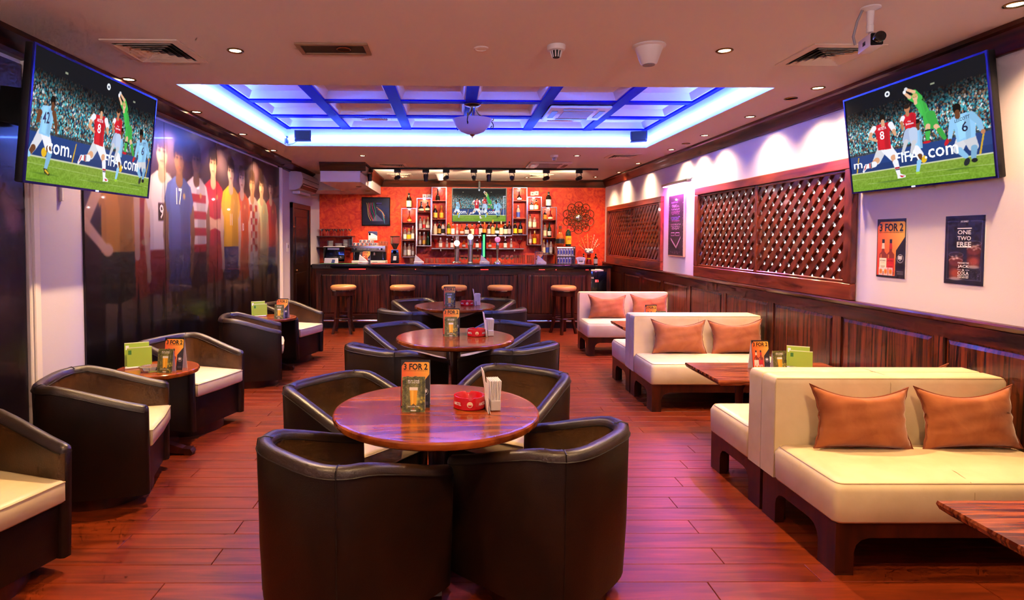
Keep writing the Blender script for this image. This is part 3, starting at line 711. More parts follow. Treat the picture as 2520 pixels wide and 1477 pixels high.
for i, x in enumerate((-1.767, -.804, .036, .784, 1.819)):
    o = ST if i == 0 else copy_tree(ST); o.location = (x, 9.70, 0); o.rotation_euler = (0, 0, R(7 * i)); o['group'] = 'bar stools'
    o['label'] = 'round backless bar stool with tan leather seat, %s from the left' % ORD[i]
# ================================================================== THE BAR
BX0, BX1, BYF, BH = -2.318, 2.383, 10.18, 1.10
bar = thing('bar_counter', 'long dark walnut bar counter with panelled front and black stone top', 'bar', (0, BYF, 0))
MB().box(BX0, BX1, .03, .5, .1, BH - .075).build('carcass', walnut, bar)
MB().box(BX0 + .02, BX1 - .02, .06, .45, 0, .1).build('plinth', black, bar)
npan = 4; pw = (BX1 - BX0) / npan
MB().box(BX0, BX1, .012, .03, BH - .17, BH - .075).build('top_rail', walnut_h, bar); MB().box(BX0, BX1, .012, .03, .1, .24).build('bottom_rail', walnut_h, bar)
for i in range(npan + 1):
    x = BX0 + pw * i; a, b = max(BX0, x - .07), min(BX1, x + .07)
    MB().box(a, b, .012, .03, .24, BH - .17).build('stile', walnut, bar)
for i in range(npan):
    x0, x1 = BX0 + pw * i + .07, BX0 + pw * (i + 1) - .07; z0, z1 = .24, BH - .17; e, t_ = .01, .03
    MB().add([(x0 + e, .0295, z0 + e), (x1 - e, .0295, z0 + e), (x1 - e, .0295, z1 - e), (x0 + e, .0295, z1 - e), (x0 + t_, .019, z0 + t_), (x1 - t_, .019, z0 + t_), (x1 - t_, .019, z1 - t_), (x0 + t_, .019, z1 - t_)],
             [(4, 5, 6, 7), (0, 1, 5, 4), (1, 2, 6, 5), (2, 3, 7, 6), (3, 0, 4, 7)]).build('panel', walnut, bar, sharp=None)
MB().rbox(BX0 - .06, BX1 + .05, -.08, .6, BH - .075, BH, .008, 2).build('stone_top', granite, bar)
rail = thing('foot_rail', 'chrome foot rail running low along the bar front', 'rail', (0, BYF - .16, 0))
MB().tube([(BX0 + .05, 0, .155), (BX1 - .02, 0, .155)], .016, 10).build('rod', chrome, rail)
for i in range(5):
    x = BX0 + .15 + (BX1 - BX0 - .3) * i / 4
    MB().lathe([(.03, 0), (.02, .006), (.008, .012), (.008, .14)], 10, (x, 0, 0)).build('post', chrome, rail)
for i, (x, w, n) in enumerate(((-1.61, .29, 12), (-.62, .03, 1), (.55, .14, 6), (1.53, .1, 5), (1.77, .03, 1), (2.30, .06, 2))):
    o = thing('red_led_strip', 'row of tiny red lights under the bar top, %s from the left' % ORD[i], 'light strip', (x, BYF - .04, BH - .082), 0, 'red lights under the bar top')
    MB().box(-w / 2 - .01, w / 2 + .01, -.004, .004, .002, .007).build('tape', black, o)
    for k in range(n): MB().box(-w / 2 + w * (k + .5) / n - .007, -w / 2 + w * (k + .5) / n + .007, -.006, .004, -.006, .002).build('diode', reddot, o)
bk = thing('back_counter', 'low dark counter against the red wall behind the bar', 'counter', (0, 11.05, 0))
MB().box(XL + .02, 2.95, .02, .88, .0, 1.0).build('carcass', walnut, bk); MB().rbox(XL + .01, 2.97, 0, .885, 1.0, 1.045, .005, 1).build('top', granite, bk)
BC = 1.046; BT = BH + .001
# ------------------------------------------------------------------ wall shelves and display units
unit_lights = []
unit_m = wood('unit wood', '6a2410', 'a04a24', (8, 8, 3), .35, .2)
UN = {}
def unit(label, x0, x1, z1, z0, shelves, key):
    t = thing('display_unit', label, 'shelf', ((x0 + x1) / 2, YB, z0), 0, 'tall bottle display units'); w = x1 - x0; h = z1 - z0; a, b = -w / 2 + .004, w / 2 - .004; d = -.235
    for x in (a, b - .014): MB().box(x, x + .014, d, -.001, 0, h).build('side_panel', unit_m, t)
    MB().box(a, b, d, -.001, h - .012, h).build('top_panel', unit_m, t); MB().box(a, b, d, -.001, 0, .012).build('shelf', unit_m, t)
    for x in (a - .002, b - .008): MB().box(x, x + .01, d - .008, d - .0005, 0, h).build('chrome_edge', chrome, t)
    for z in (0, h - .012): MB().box(a + .008, b - .008, d - .008, d - .0005, z, z + .012).build('chrome_edge', chrome, t)
    lev = [.0125]
    for s in shelves: MB().box(a + .014, b - .014, d + .01, -.001, s - z0 - .01, s - z0).build('shelf', unit_m, t); lev.append(s - z0 + .0005)
    UN[key] = ((x0 + x1) / 2, z0, sorted(lev), z1)
    mb = MB().lathe([(.001, 0), (.02, 0), (.022, -.008), (.001, -.008)], 14, (0, -.1, h - .0125)).build('puck_lamp', M('cool lamp face', 'ffffff', .4, emis=(.85, .8, 1), es=30), t)
    l = bpy.data.lights.new('puck_light', 'POINT'); l.energy = 2.2; l.color = (1, .8, .85); l.shadow_soft_size = .02; link('puck_light', l, t, (0, -.1, h - .035))
    return t
unit('lowest bottle display unit, leftmost on the red wall', -1.0, -.70, 2.129, 1.169, (1.506, 1.858), 'U1')
unit('bottle display unit second from the left on the red wall', -.698, -.41, 2.329, 1.387, (1.715, 2.066), 'U2')
unit('highest bottle display unit just left of the bar television', -.408, -.112, 2.545, 1.604, (1.924, 2.283), 'U3')
unit('highest bottle display unit just right of the bar television', 1.178, 1.467, 2.545, 1.611, (1.942, 2.289), 'U4')
unit('bottle display unit second from the right on the red wall', 1.469, 1.752, 2.362, 1.414, (1.75, 2.103), 'U5')
unit('lowest bottle display unit, rightmost on the red wall', 1.754, 2.05, 2.164, 1.226, (1.571, 1.916), 'U6')
def wshelf(label, x0, x1, z, lipm=chrome):
    t = thing('wall_shelf', label, 'shelf', ((x0 + x1) / 2, YB, z), 0, 'long bottle shelves'); w = (x1 - x0) / 2
    MB().box(-w, w, -.24, -.001, -.022, 0).build('board', unit_m, t); MB().box(-w, w, -.247, -.2405, -.02, .0).build('chrome_lip', chrome, t)
    for x in (-w * .8, 0, w * .8): MB().box(x - .01, x + .01, -.16, -.001, -.06, -.0225).build('bracket', chrome, t)
    return t
wshelf('upper long bottle shelf directly under the bar television', -.112, 1.175, 1.611)
wshelf('lower long bottle shelf behind the beer taps', -.408, 1.412, 1.352)
# ------------------------------------------------------------------ bottles
GL = {'dark': ('1c0d08', .0), 'black': ('070606', 0), 'brown': ('38140a', 0), 'amber': ('b04a10', .35), 'clear': ('e8e0de', .75), 'green': ('0f2a12', 0), 'olive': ('4a4a10', 0), 'cream': ('ead9b8', 0), 'white': ('e8e2e2', 0), 'red': ('7a0f0c', .2), 'pink': ('e0a0b0', .6)}
LB = {'cream': 'ecd9ae', 'white': 'efeaea', 'yellow': 'f2b918', 'orange': 'ee8a1c', 'red': 'b0161c', 'gold': 'c69a3e', 'silver': 'b9b4b8', 'blue': '2c3f9a', 'black': '15110f'}
CP = {'black': '100d0c', 'brown': '5a2a14', 'red': 'b81a14', 'yellow': 'e2a818', 'white': 'e6e2e2', 'gold': 'c8962e', 'silver': 'c0bcc0', 'green': '15401c', 'blue': '23307e', 'orange': 'd87a24', 'cream': 'e2c88e'}
PR = {'std': [(.001, 0), (.92, 0), (1, .02), (1, .55), (.95, .62), (.5, .73), (.36, .8), (.33, .93), (.33, .95)], 'slim': [(.001, 0), (.95, 0), (1, .02), (1, .5), (.85, .6), (.5, .7), (.42, .93), (.42, .95)],
      'wine': [(.001, 0), (.92, 0), (1, .03), (1, .5), (.9, .6), (.5, .72), (.36, .85), (.34, .95)], 'round': [(.001, 0), (.75, 0), (.95, .08), (1, .25), (.98, .42), (.7, .58), (.35, .68), (.3, .93), (.3, .95)],
      'flare': [(.001, 0), (.9, 0), (1, .04), (.95, .3), (.75, .42), (.35, .55), (.28, .7), (.3, .92), (.3, .95)], 'squat': [(.001, 0), (.95, 0), (1, .05), (.98, .35), (.6, .5), (.3, .58), (.26, .92), (.26, .95)],
      'jug': [(.001, 0), (.94, 0), (1, .02), (1, .58), (.9, .68), (.45, .78), (.33, .86), (.33, .94), (.33, .95)], 'square': [(.001, 0), (.95, 0), (1, .02), (1, .58), (.9, .64), (.36, .7), (.32, .92), (.32, .95)]}
LZ = {'std': (.1, .46), 'slim': (.12, .4), 'wine': (.12, .4), 'round': (.14, .36), 'flare': (.08, .26), 'squat': (.1, .28), 'jug': (.1, .5), 'square': (.07, .52)}
CC = {}
def cached(key, fn):
    if key not in CC: CC[key] = fn()
    return CC[key]
def sq(mb):
    for i, (x, y, z) in enumerate(mb.v):
        r = math.hypot(x, y)
        if r > .6: a = math.atan2(y, x); k = min(1.22, 1 / max(abs(math.cos(a)), abs(math.sin(a)))) * .88; mb.v[i] = (x * k, y * k, z)
    return mb
def bottle(label, group, x, y, z, h, r, ty, g, l, c):
    t = thing('bottle', label, 'bottle', (x, y, z), 0, group); t.scale = (r, r, h); n = 16 if ty != 'square' else 24
    post = sq if ty == 'square' else (lambda m: m)
    link('glass_body', cached((ty, g), lambda: post(MB().lathe(PR[ty], n)).mesh('glass_body', M('bottle glass ' + g, GL[g][0], .06, trans=GL[g][1], coat=.3), 50)), t)
    if l != 'none':
        a, b = LZ[ty]; link('paper_label', cached((ty, 'L', l), lambda: post(MB().lathe([(1.012, a), (1.03, a + .005), (1.03, b - .005), (1.012, b)], n, a0=0 if ty == 'square' else R(-200), a1=2 * math.pi if ty == 'square' else R(20), cap=0)).mesh('paper_label', M('bottle label ' + l, LB[l], .5), 50)), t)
        if ty in ('std', 'jug', 'square'): link('neck_label', cached((ty, 'N', l), lambda: MB().lathe([(.385, .80), (.385, .85)], 12, cap=0).mesh('neck_label', M('bottle label ' + l, LB[l], .5), 50)), t)
    cr = PR[ty][-1][0]; link('cap', cached((ty, 'C', c), lambda: MB().lathe([(cr + .05, .86), (cr + .07, .865), (cr + .07, .99), (cr + .02, 1), (.001, 1)], 12).mesh('cap', M('bottle cap ' + c, CP[c], .35), 50)), t)
    return t
BOT = [
('T1',-0.856,0.305,0.050,'jug','dark','cream','black'),
('U1a',-0.848,0.225,0.045,'flare','amber','gold','brown'),
('U1b',-0.936,0.249,0.033,'std','clear','white','red'),
('U1b',-0.856,0.229,0.040,'std','clear','yellow','yellow'),
('U1b',-0.780,0.281,0.033,'std','clear','white','white'),
('U1c',-0.936,0.289,0.035,'std','clear','silver','white'),
('U1c',-0.851,0.289,0.036,'std','clear','white','brown'),
('U1c',-0.776,0.265,0.025,'slim','clear','silver','brown'),
('U2a',-0.616,0.200,0.058,'squat','dark','cream','black'),
('U2a',-0.488,0.192,0.050,'round','dark','cream','black'),
('U2b',-0.632,0.249,0.033,'std','clear','silver','black'),
('U2b',-0.556,0.249,0.030,'slim','clear','red','red'),
('U2b',-0.480,0.241,0.042,'round','clear','silver','gold'),
('U2c',-0.640,0.265,0.028,'slim','clear','silver','silver'),
('U2c',-0.560,0.265,0.030,'slim','clear','gold','silver'),
('U2c',-0.476,0.273,0.042,'wine','green','none','green'),
('U3a',-0.288,0.233,0.047,'flare','black','none','black'),
('U3b',-0.336,0.265,0.042,'std','dark','gold','gold'),
('U3b',-0.216,0.265,0.042,'std','amber','orange','gold'),
('U3c',-0.340,0.249,0.038,'std','cream','cream','black'),
('U3c',-0.256,0.257,0.038,'std','dark','gold','black'),
('U3c',-0.184,0.249,0.038,'std','white','black','black'),
('S1',-0.072,0.279,0.040,'std','olive','yellow','red'),
('S1',0.012,0.241,0.040,'square','amber','white','brown'),
('S1',0.096,0.217,0.025,'slim','clear','silver','silver'),
('S1',0.192,0.208,0.040,'round','amber','silver','brown'),
('S1',0.288,0.222,0.043,'std','dark','silver','blue'),
('S1',0.393,0.222,0.042,'square','amber','cream','black'),
('S1',0.477,0.222,0.038,'square','red','red','black'),
('S1',0.561,0.254,0.040,'square','dark','silver','black'),
('S1',0.638,0.254,0.034,'std','amber','orange','orange'),
('S1',0.724,0.261,0.036,'std','dark','silver','black'),
('S1',0.800,0.300,0.040,'square','brown','gold','gold'),
('S1',0.881,0.241,0.045,'round','green','white','black'),
('S1',0.966,0.273,0.038,'square','amber','cream','cream'),
('S1',1.047,0.261,0.043,'std','black','cream','black'),
('S1',1.128,0.273,0.038,'std','brown','silver','black'),
('S2',-0.232,0.208,0.035,'std','clear','white','white'),
('S2',-0.104,0.192,0.025,'slim','clear','silver','white'),
('S2',-0.004,0.200,0.034,'square','dark','white','black'),
('S2',0.230,0.184,0.034,'round','amber','silver','black'),
('S2',0.494,0.184,0.036,'square','dark','white','black'),
('S2',0.745,0.192,0.034,'round','amber','silver','black'),
('S2',1.050,0.192,0.036,'square','dark','white','black'),
('S2',1.167,0.192,0.025,'slim','clear','silver','white'),
('U4a',1.320,0.192,0.045,'squat','dark','white','black'),
('U4b',1.303,0.265,0.036,'std','clear','blue','silver'),
('U4c',1.234,0.257,0.040,'std','dark','yellow','black'),
('U4c',1.347,0.265,0.042,'wine','black','gold','black'),
('U5a',1.568,0.192,0.042,'square','dark','white','red'),
('U5a',1.660,0.208,0.040,'std','amber','cream','black'),
('U5b',1.539,0.273,0.033,'std','clear','cream','brown'),
('U5b',1.628,0.257,0.035,'std','clear','cream','red'),
('U5c',1.546,0.273,0.030,'slim','pink','silver','brown'),
('U5c',1.632,0.273,0.036,'std','amber','yellow','cream'),
('T6',1.901,0.305,0.052,'jug','dark','white','black'),
('U6a',1.833,0.192,0.040,'square','dark','orange','brown'),
('U6a',1.941,0.208,0.050,'flare','red','cream','red'),
('U6b',1.836,0.289,0.033,'std','clear','cream','black'),
('U6b',1.925,0.297,0.038,'wine','green','silver','black'),
('U6c',1.803,0.289,0.033,'std','clear','cream','yellow'),
('U6c',1.885,0.289,0.032,'std','clear','blue','blue'),
('U6c',1.957,0.289,0.033,'std','clear','silver','black'),
]
PLACE = {'T1': ('on top of the leftmost display unit', None), 'T6': ('on top of the rightmost display unit', None)}
LEVN = {'a': 'top', 'b': 'middle', 'c': 'bottom'}
UNAME = {'U1': 'first unit', 'U2': 'second unit', 'U3': 'third unit', 'U4': 'fourth unit', 'U5': 'fifth unit', 'U6': 'sixth unit'}
cnt = {}; tot = {}
for b in BOT: tot[b[0]] = tot.get(b[0], 0) + 1
for (pl, x, h, r, ty, g, l, c) in BOT:
    k = cnt.get(pl, 0); cnt[pl] = k + 1
    look = '%s %sbottle%s' % ({'dark': 'dark glass', 'black': 'black', 'brown': 'brown glass', 'amber': 'amber', 'clear': 'clear glass', 'green': 'dark green', 'olive': 'olive green', 'cream': 'cream coloured', 'white': 'white', 'red': 'red glass', 'pink': 'pink tinted'}[g], {'slim': 'slim ', 'squat': 'squat ', 'jug': 'very large ', 'round': 'rounded '}.get(ty, ''), '' if l == 'none' else ' with %s label' % l)
    if pl in ('T1', 'T6'): z = (2.1295 if pl == 'T1' else 2.1645); lab = look + ' ' + PLACE[pl][0]; grp = 'large bottles on the display units'
    elif pl == 'S1': z = 1.6115; lab = look + ', %s from the left under the television' % ORD[k]; grp = 'bottles on the upper long shelf'
    elif pl == 'S2': z = 1.3525; lab = look + ', %s from the left on the lower shelf' % ORD[k]; grp = 'bottles on the lower long shelf'
    else:
        u = pl[:2]; lv = {'c': 0, 'b': 1, 'a': 2}[pl[2]]; z = UN[u][1] + UN[u][2][lv] + .001; o_ = ', %s' % ['left', 'middle', 'right'][k if tot[pl] == 3 else (0 if k == 0 else 2)] if tot[pl] > 1 else ''
        lab = look + '%s on %s shelf of %s from left' % (o_, LEVN[pl[2]], UNAME[u]) if o_ else look + ', %s shelf of the %s from left' % (LEVN[pl[2]], UNAME[u]); grp = 'bottles in the display units'
        mid = UN[u][0]; lim_ = .122 - r * 1.06; x = max(mid - lim_, min(mid + lim_, x))
    bottle(lab, grp, x, YB - .13, z, h, r, ty, g, l, c)
# cocktail glasses on the lower shelf
def cocktail(label, x, z, y, colr, sc=1):
    t = thing('cocktail_glass', label, 'glass', (x, y, z), 0, 'cocktail glasses on the shelf'); t.scale = (sc,) * 3
    MB().lathe([(.035, 0), (.034, .003), (.005, .008), (.004, .07), (.02, .09), (.052, .15), (.055, .165)], 18, cap=1).build('bowl', M('tinted glass ' + colr, colr, .05, trans=.5), t); 
    MB().lathe([(.001, .14), (.047, .14), (.05, .155), (.001, .156)], 16).build('drink', M('drink ' + colr, colr, .2), t)
    MB().tube([(.02, 0, .15), (.045, .0, .2)], .003, 6).build('garnish', M('lime green', '5a9a2a', .4), t)
cocktail('red cocktail in a stemmed glass at the left end of the lower shelf', -.335, 1.3525, YB - .13, 'b01810')
cocktail('red and blue cocktail glass at the right end of the lower shelf', 1.335, 1.3525, YB - .13, '8a1420')
for i, (x, z) in enumerate(((-.555, 2.38), (-.465, 2.38), (1.60, 2.44), (1.68, 2.45))):
    o = thing('wall_socket', 'pale square wall socket above the display unit, %s from the left' % ORD[i], 'socket', (x, YB, z), 0, 'wall sockets'); MB().rbox(-.04, .04, -.012, 0, -.04, .04, .004, 1).build('plate', whitep, o); MB().rbox(-.015, .015, -.016, -.0125, -.012, .012, .002, 1).build('switch', greyp, o)
# big bottles on the can cabinet
bottle('huge rounded amber bottle on the can cabinet', 'big bottles on the can cabinet', 2.082, 11.5, 1.401, .39, .085, 'round', 'amber', 'black', 'brown')
jb = bottle('big dark green bottle with yellow label on the can cabinet', 'big bottles on the can cabinet', 2.238, 11.5, 1.401, .39, .056, 'jug', 'green', 'yellow', 'red')
letters(MB(), 'J&B', 0, .34, 1.3, .12, -1.06).build('lettering', letter_r, jb, sharp=None)
cab = thing('can_cabinet', 'small brown cabinet holding two rows of silver cans', 'cabinet', (2.178, 11.40, BC))
MB().box(-.186, -.17, 0, .2, 0, .354).box(.17, .186, 0, .2, 0, .354).box(-.17, .17, .19, .2, 0, .354).box(-.17, .17, 0, .19, .334, .354).box(-.17, .17, 0, .19, 0, .01).build('carcass', unit_m, cab)
MB().box(-.17, .17, .01, .19, .163, .173).build('shelf', whitep, cab)
MB().box(-.16, .16, .17, .18, .32, .33).build('lamp_tube', M('cabinet lamp', 'ffffff', .4, emis=(.85, .85, 1), es=5), cab)
canp = thing('can', 'x', 'can', (0, 0, 0), 0, 'cans in the cabinet')
MB().lathe([(.022, 0), (.026, .006), (.026, .125), (.021, .135), (.02, .132), (.001, .131)], 14).build('body', M('can silver', 'd6d6ee', .3, metal=.3), canp); MB().lathe([(.0264, .03), (.0264, .1)], 8, a0=R(-130), a1=R(-70)).build('blue_patch', M('can blue', '3a3fb0', .4), canp)
for k in range(12):
    o = canp if k == 0 else copy_tree(canp); rw, ci = divmod(k, 6); o.location = (2.178 - .135 + .054 * ci, 11.46, BC + (.174 if rw == 0 else .0105))
    o['label'] = 'silver and blue drinks can, %s from the left in the %s row' % (ORD[ci], ('upper', 'lower')[rw])
# ------------------------------------------------------------------ beer taps
def tap(label, x): return thing('beer_tap', label, 'beer tap', (x, 10.47, BT), 0, 'beer taps on the bar')
t = tap('chrome column beer tap with a glowing round badge, leftmost', .081)
MB().lathe([(.085, 0), (.085, .02), (.07, .035), (.05, .045)], 24).build('base', chrome, t); MB().lathe([(.042, .045), (.042, .48), (.03, .49), (.001, .492)], 20).build('column', chrome, t)
MB().lathe([(.001, -.06), (.05, -.06), (.05, -.044), (.001, -.043)], 24, (0, 0, .36), 'y').build('badge', M('lit badge', 'fff6c8', .4, emis=(1, .95, .6), es=3), t); MB().lathe([(.046, .27), (.046, .285)], 20, cap=0).build('ring', brass, t)
t = tap('brushed silver beer tap with a tilted white disc, second from the left', .319)
MB().lathe([(.05, 0), (.05, .02), (.042, .03)], 20).build('base', steel, t); MB().lathe([(.042, .03), (.042, .32), (.055, .33), (.055, .48), (.045, .5), (.001, .5)], 20).build('column', steel, t)
MB().lathe([(.001, -.058), (.05, -.058), (.052, -.045), (.001, -.044)], 24, (0, 0, .47), 'y').build('badge', M('white badge', 'f4f4ee', .3, emis=(1, 1, .95), es=1.2), t); MB().lathe([(.018, .5), (.02, .52), (.018, .58), (.001, .585)], 12).build('handle', M('copper', 'b06a3a', .3, metal=1), t)
letters(MB(), 'H', 0, .40, .02, .03, -.056).build('lettering', letter_w, t, sharp=None)
t = tap('tall dark beer tap with a bright green stripe, third from the left', .553)
MB().lathe([(.05, 0), (.045, .03), (.045, .52), (.05, .53), (.05, .545), (.001, .546)], 20).build('column', M('dark green lacquer', '0c2416', .15, metal=.5), t)
MB().box(-.018, .018, -.052, -.043, .12, .51).build('stripe', M('lit green', '2fb04a', .3, emis=(.1, .8, .25), es=1.2), t); MB().box(-.038, -.026, -.046, -.034, .1, .4).build('blue_stripe', M('tap blue', '2340a0', .3), t)
t = tap('slim chrome beer tap topped by a pink ball, rightmost', .795)
MB().lathe([(.07, 0), (.066, .02), (.03, .05), (.02, .07)], 24).build('base', chrome, t); MB().lathe([(.02, .07), (.018, .2), (.028, .32), (.03, .36), (.02, .38)], 16).build('column', chrome, t)
MB().sph((0, -.005, .425), .05, 18, 12).build('ball', M('pink ball', 'f08ab8', .15, emis=(1, .3, .6), es=.5), t); MB().lathe([(.014, .47), (.018, .48), (.016, .53), (.001, .535)], 12).build('knob', black, t)
# ------------------------------------------------------------------ napkin stands and bar mats
def napstand(label, x):
    t = thing('napkin_stand', label, 'napkin holder', (x, 10.27, BT), 0, 'triangular napkin stands on the bar')
    MB().rbox(-.085, .085, -.04, .04, 0, .045, .006, 1).build('tray', whitep, t); MB().prism([(-.075, .045), (.075, .045), (-.06, .16)], -.018, .018).build('napkin_stack', paper, t, sharp=None)
    letters(MB(), 'AMSTEL', -.035, .022, .05, .014, -.0405).build('lettering', letter_r, t, sharp=None)
for i, x in enumerate((-1.53, -.574, .557, 1.534)): napstand('white triangular napkin stand on the bar, %s from the left' % ORD[i], x)
for i, (x0, x1, m) in enumerate(((-2.25, -1.62, M('green bar mat', '2c5a34', .7)), (-1.38, -.8, M('red bar mat', 'b0201c', .7)), (-.52, .25, M('red bar mat')), (.86, 1.36, M('red bar mat')), (1.62, 2.18, black))):
    tag(MB().rbox(x0, x1, 10.16, 10.30, BT, BT + .008, .003, 1).build('bar_mat', m), '%s rubber mat on the bar front edge, %s from the left' % (('green', 'red', 'red', 'red', 'black')[i], ORD[i]), 'mat', 'bar mats')
# ------------------------------------------------------------------ glassware standing on the bar
gold_glass = M('glassware', 'fff0d8', .04, trans=.93)
def gl(kind):
    t = thing(kind, 'x', 'glass')
    if kind == 'wine_glass': P = [(.032, 0), (.03, .003), (.004, .008), (.004, .065), (.03, .085), (.036, .12), (.03, .15)]
    elif kind == 'tumbler': P = [(.001, 0), (.026, 0), (.034, .085), (.031, .085), (.024, .006)]
    else: P = [(.001, 0), (.026, 0), (.03, .15), (.027, .15), (.024, .006)]
    MB().lathe(P, 16, cap=1).build('bowl', gold_glass, t); return t
gp = {k: gl(k) for k in ('wine_glass', 'tumbler', 'tall_glass')}; gu = {}
spots = [('tumbler', -.72), ('tumbler', -.66), ('tumbler', -.45), ('tumbler', -.36), ('tumbler', -.27), ('tumbler', -.16), ('tumbler', -.06), ('wine_glass', .18), ('wine_glass', .25), ('wine_glass', .40), ('wine_glass', .46), ('tall_glass', .68), ('wine_glass', .90), ('wine_glass', .98), ('wine_glass', 1.06), ('tall_glass', 1.13), ('tall_glass', 1.2), ('tall_glass', 1.27), ('tall_glass', 1.36), ('tall_glass', 1.43), ('tall_glass', 1.66)]
seq = {}
for kd, x in spots:
    n = seq.get(kd, 0); seq[kd] = n + 1; o = gp[kd] if n == 0 else copy_tree(gp[kd]); o.location = (x, 10.62 + .02 * (n % 2), BT); o['group'] = 'glasses along the bar'
    o['label'] = 'empty %s on the bar, %s of its kind from the left' % (kd.replace('_', ' '), ORD[n])
t = thing('napkin_fan', 'white paper napkins fanned out in a holder at the right end of the bar', 'napkins', (2.255, 10.45, BT))
MB().rbox(-.06, .06, -.025, .025, 0, .03, .004, 1).build('holder', whitep, t)
for k in range(7):
    a = R(-24 + 8 * k); mb = MB().box(-.02, .02, -.012, .012, .02, .125); mb.xf(Matrix.Translation((.006 * (k - 3), (k % 2) * .004, 0)) @ Matrix.Rotation(a, 4, 'Y')).build('napkin', paper, t)
t = thing('straw_cup', 'cup of dark drinking straws beside the napkin fan', 'cup', (2.126, 10.45, BT)); MB().lathe([(.03, 0), (.036, .07), (.033, .07), (.027, .004), (.001, .004)], 14).build('cup', glass, t)
for k in range(7): a = R(51 * k); MB().tube([(.015 * math.cos(a), .015 * math.sin(a), .006), (.026 * math.cos(a), .026 * math.sin(a), .125)], .004, 6).build('straw', M('navy straw', '1a1c40', .4), t)
# ------------------------------------------------------------------ till, card reader, coffee machine, grinder
t = thing('till_screen', 'black point of sale monitor seen from behind at the left end', 'monitor', (-2.245, 11.35, BC))
MB().rbox(-.1, .1, -.1, .1, 0, .02, .004, 1).build('foot', black, t); MB().box(-.03, .03, .0, .04, .02, .16).build('neck', black, t)
q = MB().rbox(-.2, .2, -.03, .02, .05, .335, .012, 2); q.xf(Matrix.Rotation(R(-8), 4, 'X')); q.build('housing', blackg, t)
q = MB().box(-.2, .2, -.032, .022, .325, .338); q.xf(Matrix.Rotation(R(-8), 4, 'X')); q.build('white_edge', whitep, t); q = MB().box(-.12, .1, -.034, -.031, .27, .305); q.xf(Matrix.Rotation(R(-8), 4, 'X')); q.build('rating_plate', steel, t)
t = thing('card_stand', 'white leaflet stand with a picture, before the till', 'stand', (-2.125, 10.5, BT)); MB().prism([(-.125, 0), (.125, 0), (.12, .09), (-.115, .09)], -.006, .0).build('panel', paper, t); MB().prism([(.0, .0), (.06, .0), (.07, .06), (.02, .065)], -.0075, -.0065).build('picture', M('leaflet blue', '4a5a9a', .5), t)
t = thing('coffee_machine', 'steel espresso machine with black buttons on the back counter', 'coffee machine', (-1.58, 11.30, BC))
MB().rbox(-.32, .32, -.02, .36, 0, .07, .006, 1).build('base', trimw, t); MB().rbox(-.315, .315, .12, .36, .07, .26, .004, 1).build('back_panel', M('dark machine back', '2a2422', .3, metal=.4), t)
MB().rbox(-.32, .32, -.02, .36, .23, .352, .01, 2).build('head', steel, t); MB().box(-.15, .19, -.024, -.0205, .275, .305).build('button_strip', black, t)
for k in range(12): MB().box(-.14 + .027 * k, -.128 + .027 * k, -.028, -.0245, .282, .298).build('button', whitep, t)
for x in (-.29, -.235, .25): MB().lathe([(.001, -.05), (.018, -.05), (.02, -.0205), (.001, -.02)], 14, (x, 0, .29), 'y').build('knob', black, t)
for x in (-.15, .1): MB().lathe([(.03, .17), (.032, .23)], 14, (x, .04, 0)).build('group_head', chrome, t); MB().tube([(x, .03, .18), (x, -.06, .165)], .011, 8).build('portafilter', black, t)
for x in (-.27, .27): MB().tube([(x, 0, .23), (x, -.02, .15), (x + .01, -.03, .09)], .006, 6).build('steam_wand', chrome, t)
letters(MB(), 'LAVAZZA', .12, .04, .1, .018, -.0205).build('lettering', letter_k, t, sharp=None)
cup = thing('cup', 'x', 'cup'); MB().lathe([(.02, 0), (.03, .008), (.038, .055), (.035, .055), (.026, .01), (.001, .01)], 16).build('bowl', whitep, cup); MB().tube([(.036, 0, .045), (.055, 0, .04), (.052, 0, .02), (.033, 0, .018)], .004, 6).build('handle', whitep, cup)
MB().lathe([(.0345, .024), (.037, .042)], 4, a0=R(-110), a1=R(-70)).build('logo', M('cup logo', '1c1f50', .5), cup)
cups = [(-.27, .353), (-.19, .353), (-.11, .353), (-.03, .353), (.05, .353), (.13, .353), (-.15, .409), (-.07, .409), (.01, .409)]
for k, (x, z) in enumerate(cups):
    o = cup if k == 0 else copy_tree(cup); o.location = (-1.58 + x, 11.35 , BC + z); o['group'] = 'cups on the coffee machine'; o['label'] = 'white espresso cup on the coffee machine, %s row, %s from left' % (('lower', 'upper')[k > 5], ORD[k if k < 6 else k - 6])
for k in range(3):
    o = copy_tree(gp['tumbler']); o.location = (-1.58 + .212 + .05 * k * 1.4 - .01 * k, 11.35, BC + .353); o['group'] = 'glasses on the coffee machine'; o['label'] = 'small glass on top of the coffee machine, %s from left' % ORD[k]
t = thing('brand_sign', 'navy and white rounded sign standing above the coffee cups', 'sign', (-1.523, 11.48, BC + .353))
MB().rbox(-.088, .088, -.01, .01, .10, .275, .009, 2).build('board', M('navy board', '1c2350', .4), t); MB().prism([(-.085, .105), (.085, .105), (.085, .185), (-.01, .235), (-.03, .235), (-.085, .23)], -.012, -.0105).build('white_field', trimw, t)
MB().lathe([(.001, -.0135), (.02, -.0135)], 16, (-.058, 0, .215), 'y').build('navy_dot', M('navy board'), t); letters(MB(), 'LAVAZZA', .005, .125, .13, .022, -.0135).build('lettering', M('navy board'), t, sharp=None)
MB().box(-.02, .02, -.006, .006, 0, .10).build('post', steel, t)
t = thing('coffee_grinder', 'black coffee grinder with a bean hopper beside the coffee machine', 'grinder', (-1.084, 11.32, BC))
mb = MB().lathe([(.105, 0), (.105, .03), (.1, .2), (.085, .27), (.05, .285), (.001, .29)], 4, a0=R(45), a1=R(405)); mb.build('body', blackg, t, sharp=40)
